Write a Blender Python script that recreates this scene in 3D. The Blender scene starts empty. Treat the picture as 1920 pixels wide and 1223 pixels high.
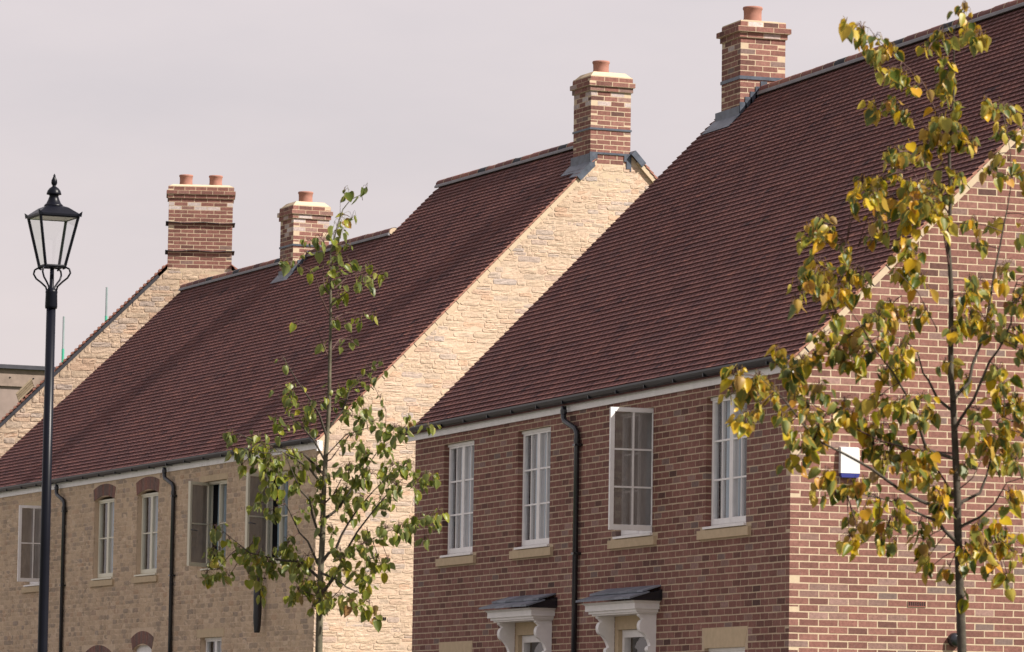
import bpy, math, random
from math import sin, cos, tan, pi, radians, sqrt
from mathutils import Vector, Matrix, noise

random.seed(7)
SC = bpy.context.scene
COL = SC.collection

# ------------------------------------------------------------------ camera
cam_data = bpy.data.cameras.new('camera')
cam = bpy.data.objects.new('camera', cam_data)
COL.objects.link(cam)
_r = Vector((0.942647, -0.333416, 0.01583)).normalized()
_f = Vector((0.330674, 0.939258, 0.091919)).normalized()
_u = _r.cross(_f).normalized()
cam.matrix_world = Matrix(((_r.x, _u.x, -_f.x, -18.824), (_r.y, _u.y, -_f.y, -44.598), (_r.z, _u.z, -_f.z, 1.313), (0, 0, 0, 1)))
cam_data.sensor_width = 36.0
cam_data.lens = 162.27
cam_data.clip_start = 0.5
cam_data.clip_end = 3000.0
cam_data.dof.use_dof = True
cam_data.dof.focus_distance = 60.0
cam_data.dof.aperture_fstop = 11.0
SC.camera = cam

# ------------------------------------------------------------------ sky, sun, exposure
SUN = Vector((1.0567, -0.9399, 1.31)).normalized()      # towards the sun
world = bpy.data.worlds.new('World'); SC.world = world; world.use_nodes = True
wn = world.node_tree.nodes; wl = world.node_tree.links
bg = wn['Background']
sky = wn.new('ShaderNodeTexSky'); sky.sky_type = 'NISHITA'; sky.sun_disc = False
sky.sun_elevation = math.asin(SUN.z); sky.sun_rotation = math.atan2(SUN.x, SUN.y)
sky.dust_density = 3.0; sky.air_density = 1.0
sc_ = wn.new('ShaderNodeVectorMath'); sc_.operation = 'SCALE'; sc_.inputs['Scale'].default_value = 0.08
wl.new(sky.outputs[0], sc_.inputs[0])
tc = wn.new('ShaderNodeTexCoord'); mp = wn.new('ShaderNodeMapping'); mp.inputs['Scale'].default_value = (5, 5, 14)
mp.inputs['Rotation'].default_value = (0.12, -0.10, 0.3)
wl.new(tc.outputs['Generated'], mp.inputs[0])
cn = wn.new('ShaderNodeTexNoise'); cn.inputs['Scale'].default_value = 1.1; cn.inputs['Detail'].default_value = 6; cn.inputs['Roughness'].default_value = 0.55
wl.new(mp.outputs[0], cn.inputs['Vector'])
cr = wn.new('ShaderNodeValToRGB')                        # thin high cloud, slightly streaky
cr.color_ramp.elements[0].position = 0.30; cr.color_ramp.elements[0].color = (0.372, 0.337, 0.344, 1)
cr.color_ramp.elements[1].position = 0.72; cr.color_ramp.elements[1].color = (0.452, 0.398, 0.392, 1)
wl.new(cn.outputs[0], cr.inputs[0])
sx = wn.new('ShaderNodeSeparateXYZ'); wl.new(tc.outputs['Generated'], sx.inputs[0])
hz = wn.new('ShaderNodeMapRange'); hz.inputs['From Min'].default_value = 0.0; hz.inputs['From Max'].default_value = 0.22; wl.new(sx.outputs['Z'], hz.inputs['Value'])
hr = wn.new('ShaderNodeValToRGB'); hr.color_ramp.elements[0].color = (1.10, 1.06, 1.03, 1); hr.color_ramp.elements[1].color = (0.97, 0.99, 1.02, 1); wl.new(hz.outputs[0], hr.inputs[0])
hm = wn.new('ShaderNodeMix'); hm.data_type = 'RGBA'; hm.blend_type = 'MULTIPLY'; hm.inputs[0].default_value = 1.0; wl.new(cr.outputs[0], hm.inputs[6]); wl.new(hr.outputs[0], hm.inputs[7])   # haze, brighter towards the horizon
mx = wn.new('ShaderNodeMix'); mx.data_type = 'RGBA'; mx.inputs[0].default_value = 0.88
wl.new(sc_.outputs[0], mx.inputs[6]); wl.new(hm.outputs[2], mx.inputs[7])
wl.new(mx.outputs[2], bg.inputs['Color']); bg.inputs['Strength'].default_value = 1.0

sun_data = bpy.data.lights.new('sun', 'SUN'); sun_data.energy = 5.0; sun_data.angle = radians(0.5); sun_data.color = (1.0, 0.935, 0.85)
sun = bpy.data.objects.new('sun', sun_data); COL.objects.link(sun)
sun.rotation_euler = (-SUN).to_track_quat('-Z', 'Y').to_euler(); sun.location = (40, -40, 60)
SC.view_settings.view_transform = 'Standard'; SC.view_settings.look = 'None'
SC.view_settings.exposure = 0.90; SC.view_settings.gamma = 1.0; SC.view_settings.use_curve_mapping = False

# ------------------------------------------------------------------ materials
def mat(name):
    m = bpy.data.materials.new(name); m.use_nodes = True
    return m, m.node_tree.nodes, m.node_tree.links, m.node_tree.nodes['Principled BSDF']
def ramp(n, stops, interp='LINEAR'):
    c = n.new('ShaderNodeValToRGB'); c.color_ramp.interpolation = interp
    e = c.color_ramp.elements
    while len(e) < len(stops): e.new(0.5)
    for i, (p, col) in enumerate(stops):
        e[i].position = p; e[i].color = (*col, 1)
    return c
def mixc(n, l, a, b, fac, mode='MIX'):
    x = n.new('ShaderNodeMix'); x.data_type = 'RGBA'; x.blend_type = mode
    for s, v in ((0, fac), (6, a), (7, b)):
        if isinstance(v, (int, float)): x.inputs[s].default_value = v
        elif isinstance(v, tuple): x.inputs[s].default_value = (*v, 1)
        else: l.new(v, x.inputs[s])
    return x.outputs[2]
def noi(n, l, scale, detail=4, rough=0.6, vec=None, stretch=None):
    t = n.new('ShaderNodeTexNoise'); t.inputs['Scale'].default_value = scale
    t.inputs['Detail'].default_value = detail; t.inputs['Roughness'].default_value = rough
    if vec is None:
        g = n.new('ShaderNodeNewGeometry'); vec = g.outputs['Position']
    if stretch:
        m = n.new('ShaderNodeMapping'); m.inputs['Scale'].default_value = stretch; l.new(vec, m.inputs[0]); vec = m.outputs[0]
    l.new(vec, t.inputs['Vector']); return t.outputs[0]
def bump(n, l, p, h, strength, dist):
    b = n.new('ShaderNodeBump'); b.inputs['Strength'].default_value = strength; b.inputs['Distance'].default_value = dist
    l.new(h, b.inputs['Height']); l.new(b.outputs[0], p.inputs['Normal'])
def attr(n):
    a = n.new('ShaderNodeAttribute'); a.attribute_name = 'rnd'; return a.outputs['Fac']
def tinted(name, stops, nscale, nlo, nhi, rough=0.85, bstr=0.4, bdist=0.004, bscale=120, spec=0.3, blotch=None, stretch=None):
    """per-piece colour from the 'rnd' attribute, multiplied by a fine noise"""
    m, n, l, p = mat(name)
    c = ramp(n, stops); l.new(attr(n), c.inputs[0])
    r2 = ramp(n, [(0.30, (nlo,)*3), (0.72, (nhi,)*3)]); l.new(noi(n, l, nscale, 5, 0.65, stretch=stretch), r2.inputs[0])
    out = mixc(n, l, c.outputs[0], r2.outputs[0], 1.0, 'MULTIPLY')
    if blotch:
        col, sc, lo, hi = blotch
        r3 = ramp(n, [(lo, (0,)*3), (hi, (1,)*3)]); l.new(noi(n, l, sc, 6, 0.7), r3.inputs[0])
        out = mixc(n, l, out, col, r3.outputs[0])
    r5 = ramp(n, [(0.28, (0.86, 0.85, 0.85)), (0.72, (1.10, 1.09, 1.08))]); l.new(noi(n, l, 0.9, 5, 0.6, stretch=(1.6, 1.6, 0.55)), r5.inputs[0])   # weathering patches, longer down the wall
    out = mixc(n, l, out, r5.outputs[0], 1.0, 'MULTIPLY')
    l.new(out, p.inputs['Base Color']); p.inputs['Roughness'].default_value = rough
    p.inputs['Specular IOR Level'].default_value = spec
    bump(n, l, p, noi(n, l, bscale, 4, 0.7), bstr, bdist)
    return m
def plain(name, col, rough=0.5, var=0.15, nscale=3.0, spec=0.4, metal=0.0, bstr=0.0, bscale=60):
    m, n, l, p = mat(name)
    r2 = ramp(n, [(0.3, tuple(c * (1 - var) for c in col)), (0.7, tuple(min(1, c * (1 + var)) for c in col))])
    l.new(noi(n, l, nscale, 5, 0.6), r2.inputs[0]); l.new(r2.outputs[0], p.inputs['Base Color'])
    p.inputs['Roughness'].default_value = rough; p.inputs['Specular IOR Level'].default_value = spec; p.inputs['Metallic'].default_value = metal
    if bstr: bump(n, l, p, noi(n, l, bscale, 4, 0.6), bstr, 0.003)
    return m

M = {}
M['brick'] = tinted('red_brick', [(0.0, (0.092, 0.052, 0.045)), (0.10, (0.125, 0.062, 0.052)), (0.30, (0.178, 0.083, 0.068)), (0.55, (0.222, 0.104, 0.085)),
    (0.72, (0.245, 0.125, 0.102)), (0.80, (0.215, 0.132, 0.112)), (0.86, (0.165, 0.118, 0.106)), (0.90, (0.27, 0.165, 0.142)), (0.93, (0.29, 0.185, 0.160)), (0.945, (0.33, 0.245, 0.225)), (1.0, (0.50, 0.44, 0.42))],
    26, 0.76, 1.24, 0.9, 0.7, 0.005, 70, 0.2, blotch=((0.31, 0.225, 0.19), 7, 0.60, 0.92))
M['mortar'] = plain('cream_mortar', (0.489, 0.387, 0.275), 0.95, 0.08, 14, 0.1, bstr=0.4, bscale=90)
M['stone'] = tinted('cotswold_stone', [(0.0, (0.413, 0.335, 0.286)), (0.15, (0.478, 0.370, 0.276)), (0.45, (0.518, 0.391, 0.286)), (0.75, (0.527, 0.406, 0.311)), (0.9, (0.501, 0.343, 0.243)), (1.0, (0.395, 0.335, 0.303))],
    22, 0.84, 1.12, 0.95, 0.8, 0.010, 30, 0.1, blotch=((0.413, 0.340, 0.294), 6, 0.58, 0.85))
M['stone_front'] = tinted('cotswold_block', [(0.0, (0.339, 0.270, 0.209)), (0.2, (0.455, 0.348, 0.249)), (0.5, (0.529, 0.400, 0.279)), (0.8, (0.561, 0.430, 0.304)), (0.92, (0.465, 0.326, 0.224)), (1.0, (0.349, 0.285, 0.234))],
    30, 0.82, 1.15, 0.95, 0.9, 0.010, 34, 0.1, blotch=((0.445, 0.352, 0.269), 5, 0.50, 0.90))
M['stone_mortar'] = plain('stone_mortar', (0.527, 0.403, 0.303), 0.95, 0.10, 10, 0.1, bstr=0.7, bscale=40)
M['front_mortar'] = plain('front_mortar', (0.562, 0.432, 0.313), 0.95, 0.10, 10, 0.1, bstr=0.6, bscale=60)
M['tile'] = tinted('clay_tile', [(0.0, (0.050, 0.025, 0.026)), (0.10, (0.085, 0.040, 0.044)), (0.36, (0.166, 0.073, 0.067)), (0.62, (0.222, 0.096, 0.079)), (0.80, (0.27, 0.118, 0.088)), (1.0, (0.36, 0.175, 0.128))],
    30, 0.80, 1.18, 0.8, 0.5, 0.003, 110, 0.25, blotch=((0.090, 0.052, 0.054), 1.1, 0.48, 1.05))
M['pot'] = plain('terracotta', (0.29, 0.140, 0.108), 0.8, 0.12, 12, 0.2, bstr=0.2)
M['lead'] = plain('lead_sheet', (0.072, 0.084, 0.110), 0.42, 0.35, 9, 0.5, 0.35, bstr=0.4, bscale=25)
M['slate'] = tinted('blue_slate', [(0.0, (0.13, 0.145, 0.175)), (1.0, (0.24, 0.26, 0.31))], 12, 0.8, 1.2, 0.55, 0.4, 0.003, 60)
M['white'] = plain('white_paint', (0.78, 0.75, 0.735), 0.42, 0.07, 7, 0.35)
M['cream_frame'] = plain('cream_paint', (0.66, 0.62, 0.50), 0.4, 0.04, 2, 0.4)
M['black'] = plain('black_gloss', (0.012, 0.013, 0.018), 0.22, 0.2, 4, 0.6)
M['gutter'] = plain('gutter_plastic', (0.013, 0.014, 0.019), 0.36, 0.2, 5, 0.35)
M['navy'] = plain('lamp_paint', (0.0035, 0.004, 0.008), 0.36, 0.2, 4, 0.16)
M['sandstone'] = plain('cast_stone', (0.50, 0.39, 0.26), 0.9, 0.08, 12, 0.1, bstr=0.3, bscale=120)
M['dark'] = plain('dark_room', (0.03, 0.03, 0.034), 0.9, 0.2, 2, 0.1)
M['curtain'] = plain('sky_tinted_curtain', (0.34, 0.46, 0.55), 0.9, 0.06, 6, 0.1)  # pale curtain coloured blue in place of sky reflected in the panes
M['dark_curtain'] = plain('dark_curtain', (0.035, 0.035, 0.06), 0.9, 0.2, 5, 0.1)
M['bark'] = tinted('lime_bark', [(0, (0.060, 0.050, 0.040)), (0.5, (0.085, 0.075, 0.055)), (1, (0.13, 0.12, 0.08))], 14, 0.55, 1.3, 0.9, 0.7, 0.004, 60, 0.2, blotch=((0.12, 0.115, 0.08), 5, 0.58, 0.80))
M['twig'] = plain('lime_twig', (0.085, 0.045, 0.038), 0.7, 0.3, 20, 0.3)
M['bag'] = plain('black_polythene', (0.016, 0.017, 0.022), 0.38, 0.3, 14, 0.5, bstr=0.9, bscale=22)
M['osb'] = plain('sheathing_board', (0.24, 0.188, 0.165), 0.85, 0.15, 1.6, 0.1, bstr=0.2)
M['timber'] = plain('sawn_timber', (0.22, 0.168, 0.138), 0.8, 0.18, 5, 0.2)
M['timber_plank'] = tinted('batten_timber', [(0, (0.22, 0.17, 0.11)), (1, (0.36, 0.29, 0.20))], 12, 0.8, 1.15, 0.8, 0.3, 0.003, 40)
M['green_pole'] = plain('galvanised_pole', (0.13, 0.16, 0.16), 0.5, 0.2, 3, 0.4)
M['green_sleeve'] = plain('green_sleeve', (0.03, 0.22, 0.14), 0.5, 0.1, 3, 0.4)
M['felt'] = plain('roof_felt', (0.06, 0.06, 0.07), 0.9, 0.2, 3, 0.1)
M['blue'] = plain('blue_plastic', (0.045, 0.05, 0.24), 0.35, 0.05, 3, 0.5)
M['alarm'] = plain('white_plastic', (0.62, 0.60, 0.58), 0.4, 0.02, 3, 0.4)
M['airbrick'] = plain('airbrick_clay', (0.22, 0.085, 0.07), 0.85, 0.1, 20, 0.2)
M['asphalt'] = plain('asphalt', (0.055, 0.055, 0.058), 0.9, 0.2, 6, 0.2, bstr=0.4, bscale=150)
M['paving'] = plain('paving', (0.17, 0.155, 0.14), 0.9, 0.12, 3, 0.2)
M['grass'] = plain('turf', (0.07, 0.10, 0.035), 0.95, 0.25, 2, 0.1, bstr=0.6, bscale=40)
# window glass: a thin reflecting sheet one can see through
m, n, l, p = mat('window_glass')
for x in list(n):
    if x.type != 'OUTPUT_MATERIAL': n.remove(x)
o = [x for x in n if x.type == 'OUTPUT_MATERIAL'][0]
tr = n.new('ShaderNodeBsdfTransparent'); tr.inputs[0].default_value = (0.985, 0.985, 0.985, 1)
gl = n.new('ShaderNodeBsdfGlossy'); gl.inputs['Roughness'].default_value = 0.02
g_ = n.new('ShaderNodeNewGeometry'); dt = n.new('ShaderNodeVectorMath'); dt.operation = 'DOT_PRODUCT'; l.new(g_.outputs['Incoming'], dt.inputs[0]); l.new(g_.outputs['Normal'], dt.inputs[1])
ab_ = n.new('ShaderNodeMath'); ab_.operation = 'ABSOLUTE'; l.new(dt.outputs['Value'], ab_.inputs[0])
om = n.new('ShaderNodeMath'); om.operation = 'SUBTRACT'; om.inputs[0].default_value = 1.0; l.new(ab_.outputs[0], om.inputs[1])
pw = n.new('ShaderNodeMath'); pw.operation = 'POWER'; pw.inputs[1].default_value = 4.5; l.new(om.outputs[0], pw.inputs[0])
fr = n.new('ShaderNodeMath'); fr.operation = 'MULTIPLY_ADD'; fr.inputs[1].default_value = 0.92; fr.inputs[2].default_value = 0.055; l.new(pw.outputs[0], fr.inputs[0])
ms = n.new('ShaderNodeMixShader'); l.new(fr.outputs[0], ms.inputs[0]); l.new(tr.outputs[0], ms.inputs[1]); l.new(gl.outputs[0], ms.inputs[2]); l.new(ms.outputs[0], o.inputs[0])
M['glass'] = m
m2, n, l, p = mat('reflection_toned_glass')                       # open casement glass, grey-brown colour stands in for a reflection
o = [x for x in n if x.type == 'OUTPUT_MATERIAL'][0]
p.inputs['Base Color'].default_value = (0.22, 0.195, 0.175, 1); p.inputs['Roughness'].default_value = 0.25
r4 = ramp(n, [(0.3, (0.14, 0.122, 0.11)), (0.7, (0.25, 0.22, 0.20))]); l.new(noi(n, l, 7, 5, 0.7, stretch=(1, 1, 0.25)), r4.inputs[0]); l.new(r4.outputs[0], p.inputs['Base Color'])
tr = n.new('ShaderNodeBsdfTransparent'); ms = n.new('ShaderNodeMixShader'); ms.inputs[0].default_value = 0.84
l.new(tr.outputs[0], ms.inputs[1]); l.new(p.outputs[0], ms.inputs[2]); l.new(ms.outputs[0], o.inputs[0])
M['reflection_toned'] = m2
M['roll'] = plain('ridge_roll', (0.20, 0.19, 0.20), 0.6, 0.15, 6, 0.3)
# lime leaf: green through yellow to brown by piece, with yellowing margins, light through the blade
def leaf_mat(name, stops, edge):
    m, n, l, p = mat(name)
    c = ramp(n, stops); l.new(attr(n), c.inputs[0])
    a2 = n.new('ShaderNodeAttribute'); a2.attribute_name = 'rim'
    r2 = ramp(n, [(0.35, (0,)*3), (0.68, (1,)*3)])
    ma = n.new('ShaderNodeMath'); ma.operation = 'MULTIPLY_ADD'; ma.inputs[1].default_value = 0.55; l.new(a2.outputs['Fac'], ma.inputs[0])
    l.new(noi(n, l, 24, 4, 0.6), ma.inputs[2]); 
    mb = n.new('ShaderNodeMath'); mb.operation = 'SUBTRACT'; mb.inputs[1].default_value = edge[1]; l.new(ma.outputs[0], mb.inputs[0])
    l.new(mb.outputs[0], r2.inputs[0])
    col = mixc(n, l, c.outputs[0], edge[0], r2.outputs[0])
    geo = n.new('ShaderNodeNewGeometry')
    pale = mixc(n, l, col, (0.30, 0.33, 0.16), 0.30)
    col = mixc(n, l, col, pale, geo.outputs['Backfacing'])     # lime leaves are paler beneath
    l.new(col, p.inputs['Base Color']); p.inputs['Roughness'].default_value = 0.42; p.inputs['Specular IOR Level'].default_value = 0.45
    t = n.new('ShaderNodeBsdfTranslucent'); l.new(col, t.inputs[0])
    x = n.new('ShaderNodeMixShader'); x.inputs[0].default_value = 0.44
    o = [q for q in n if q.type == 'OUTPUT_MATERIAL'][0]
    l.new(p.outputs[0], x.inputs[1]); l.new(t.outputs[0], x.inputs[2]); l.new(x.outputs[0], o.inputs[0])
    return m
M['leaf_green'] = leaf_mat('lime_leaf_green', [(0.0, (0.046, 0.068, 0.010)), (0.40, (0.115, 0.148, 0.015)), (0.75, (0.22, 0.235, 0.020)), (0.90, (0.34, 0.29, 0.025)), (0.955, (0.52, 0.36, 0.018)), (1.0, (0.28, 0.14, 0.045))], ((0.38, 0.28, 0.035), 0.50))
M['leaf_autumn'] = leaf_mat('lime_leaf_autumn', [(0.0, (0.038, 0.060, 0.009)), (0.30, (0.090, 0.122, 0.012)), (0.48, (0.21, 0.215, 0.016)), (0.62, (0.42, 0.33, 0.013)), (0.78, (0.60, 0.39, 0.010)), (0.90, (0.50, 0.245, 0.016)), (1.0, (0.24, 0.10, 0.04))], ((0.50, 0.29, 0.016), 0.38))

# ------------------------------------------------------------------ mesh helpers
class MB:
    """collects faces; each piece carries one value of the 'rnd' attribute"""
    def __init__(s): s.v = []; s.f = []; s.r = []
    def add(s, vs, fs, rnd=0.5):
        b = len(s.v); s.v.extend([tuple(q) for q in vs]); s.r.extend([rnd] * len(vs))
        s.f.extend([tuple(b + i for i in q) for q in fs]); return s
    def hexa(s, c, rnd=0.5):        # c: 8 corners, bottom loop then top loop
        return s.add(c, [(3, 2, 1, 0), (4, 5, 6, 7), (0, 1, 5, 4), (1, 2, 6, 5), (2, 3, 7, 6), (3, 0, 4, 7)], rnd)
    def box(s, x0, x1, y0, y1, z0, z1, rnd=0.5):
        return s.hexa([(x0, y0, z0), (x1, y0, z0), (x1, y1, z0), (x0, y1, z0), (x0, y0, z1), (x1, y0, z1), (x1, y1, z1), (x0, y1, z1)], rnd)
    def prism(s, poly, fn, d0, d1, rnd=0.5):   # poly in (a,z); fn(a,d,z) -> xyz
        n = len(poly)
        vs = [fn(a, d0, z) for a, z in poly] + [fn(a, d1, z) for a, z in poly]
        fs = [tuple(range(n)), tuple(range(2 * n - 1, n - 1, -1))] + [((i + 1) % n, i, n + i, n + (i + 1) % n) for i in range(n)]
        return s.add(vs, fs, rnd)
    def tube(s, pts, rad, seg=8, rnd=0.5, caps=True):
        pts = [Vector(q) for q in pts]; n = len(pts); vs = []; up = None
        for i, q in enumerate(pts):
            t = (pts[min(i + 1, n - 1)] - pts[max(i - 1, 0)]).normalized()
            if up is None:
                up = Vector((0, 0, 1)) if abs(t.z) < 0.9 else Vector((1, 0, 0))
            a = t.cross(up).normalized(); b = a.cross(t).normalized(); up = b
            r = rad[i] if isinstance(rad, (list, tuple)) else rad
            vs += [q + a * (r * cos(2 * pi * k / seg)) + b * (r * sin(2 * pi * k / seg)) for k in range(seg)]
        fs = [(i * seg + k, i * seg + (k + 1) % seg, (i + 1) * seg + (k + 1) % seg, (i + 1) * seg + k) for i in range(n - 1) for k in range(seg)]
        if caps: fs += [tuple(range(seg - 1, -1, -1)), tuple((n - 1) * seg + k for k in range(seg))]
        return s.add(vs, fs, rnd)
    def lathe(s, prof, cx, cy, seg=20, rnd=0.5, rot=0.0):
        vs = [(cx + r * cos(2 * pi * k / seg + rot), cy + r * sin(2 * pi * k / seg + rot), z) for r, z in prof for k in range(seg)]
        n = len(prof)
        fs = [(i * seg + k, i * seg + (k + 1) % seg, (i + 1) * seg + (k + 1) % seg, (i + 1) * seg + k) for i in range(n - 1) for k in range(seg)]
        fs += [tuple(range(seg - 1, -1, -1)), tuple((n - 1) * seg + k for k in range(seg))]
        return s.add(vs, fs, rnd)
    def mesh(s, name, material, smooth=False):
        me = bpy.data.meshes.new(name); me.from_pydata(s.v, [], s.f)
        a = me.attributes.new('rnd', 'FLOAT', 'POINT'); a.data.foreach_set('value', s.r)
        if material: me.materials.append(M[material])
        if smooth: me.polygons.foreach_set('use_smooth', [True] * len(me.polygons))
        me.update(); return me
    def build(s, name, material, parent=None, smooth=False, kind=None, label=None):
        return put(name, s.mesh(name, material, smooth), parent, kind, label)
def put(name, me, parent=None, kind=None, label=None):
    o = bpy.data.objects.new(name, me); COL.objects.link(o)
    if parent: o.parent = parent
    if kind: o['kind'] = kind
    if label: o['label'] = label
    return o
def thing(name, label, cat, loc=(0, 0, 0), rz=0.0, group=None):
    o = bpy.data.objects.new(name, None); COL.objects.link(o); o.empty_display_size = 0.2
    o.location = loc; o.rotation_euler = (0, 0, rz); o['label'] = label; o['category'] = cat
    if group: o['group'] = group
    return o
def tag(o, label, cat, group=None):
    o['label'] = label; o['category'] = cat
    if group: o['group'] = group
    return o
FRONT = lambda a, d, z: (d, a, z)      # front wall: a along the street, d into the house
GABLE = lambda a, d, z: (a, d, z)      # gable wall: a across the house, d into the house
U = random.uniform

# tree layouts in metres (lateral, height)
LIME_A_BASE=(-8.248,-10.156)
LIME_A_BRANCH=[[(0.0,2.06),(0.0,2.59),(0.01,2.97),(0.01,3.24),(0.02,3.56),(0.04,3.97),(0.04,4.25),(0.04,4.7),(0.03,5.2),(0.05,5.28),(0.09,5.44),(0.12,5.53),(0.18,5.61),(0.32,5.68)],[(0.1,5.48),(0.1,5.6),(0.15,5.66)],[(0.04,4.85),(-0.02,4.94),(-0.03,5.06),(-0.03,5.22),(-0.03,5.32),(-0.0,5.38),(0.04,5.4)],[(0.03,4.7),(-0.04,4.84),(-0.07,4.96),(-0.1,5.02),(-0.22,5.07),(-0.32,5.11)],[(0.04,4.89),(0.16,5.0),(0.23,5.05),(0.35,5.1)],[(0.04,4.79),(0.2,4.89),(0.37,4.95),(0.49,4.98)],[(0.04,4.66),(0.16,4.73),(0.26,4.73),(0.37,4.74)],[(0.03,4.37),(-0.06,4.57),(-0.2,4.66)],[(0.04,4.41),(0.11,4.52),(0.19,4.52),(0.25,4.47)],[(0.02,3.76),(-0.03,3.91),(-0.1,4.02),(-0.21,4.17),(-0.3,4.32),(-0.32,4.35)],[(0.02,3.55),(0.06,3.57),(0.13,3.68),(0.22,3.81)],[(0.01,3.21),(0.09,3.29),(0.15,3.41),(0.24,3.5)],[(0.01,3.09),(0.12,3.18),(0.2,3.3),(0.27,3.43),(0.35,3.54),(0.42,3.65),(0.48,3.73)],[(0.01,2.76),(0.06,2.83),(0.12,2.87),(0.16,2.97),(0.21,3.06),(0.29,3.18),(0.4,3.31),(0.5,3.41),(0.58,3.52)],[(0.01,2.41),(0.06,2.46),(0.14,2.54),(0.21,2.66)],[(0.02,2.52),(0.08,2.6),(0.15,2.71),(0.21,2.85),(0.29,2.99),(0.43,3.17),(0.55,3.31),(0.65,3.4)],[(0.23,2.86),(0.4,2.94),(0.55,3.02),(0.72,3.12),(0.83,3.09)],[(0.0,2.68),(0.13,2.63),(0.22,2.56),(0.39,2.49),(0.41,2.38)],[(0.0,2.74),(-0.03,2.77),(-0.11,2.93),(-0.18,3.0),(-0.25,3.14),(-0.3,3.23),(-0.32,3.28)],[(0.01,2.95),(-0.02,2.98),(-0.07,3.13),(-0.09,3.24),(-0.16,3.31),(-0.21,3.42),(-0.27,3.56),(-0.35,3.62)],[(0.01,2.64),(-0.02,2.65),(-0.09,2.71),(-0.16,2.77),(-0.31,2.78),(-0.48,2.82),(-0.57,2.84),(-0.65,2.9),(-0.79,3.01),(-0.85,2.96)],[(0.01,3.57),(-0.07,3.71),(-0.16,3.81),(-0.27,3.89),(-0.35,4.06)],[(0.01,3.45),(-0.15,3.61),(-0.36,3.67),(-0.52,3.7),(-0.63,3.75),(-0.69,3.77),(-0.77,3.73)],[(0.01,3.36),(-0.1,3.49),(-0.21,3.56),(-0.31,3.61),(-0.44,3.59),(-0.54,3.61)],[(0.03,3.8),(0.14,3.95),(0.18,4.06),(0.2,4.14),(0.27,4.22),(0.42,4.32)],[(0.02,3.59),(0.18,3.76),(0.35,3.81),(0.56,3.81),(0.77,3.84),(0.87,3.79)],[(0.15,3.41),(0.4,3.5),(0.6,3.54),(0.77,3.48),(0.89,3.41)]]
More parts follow.
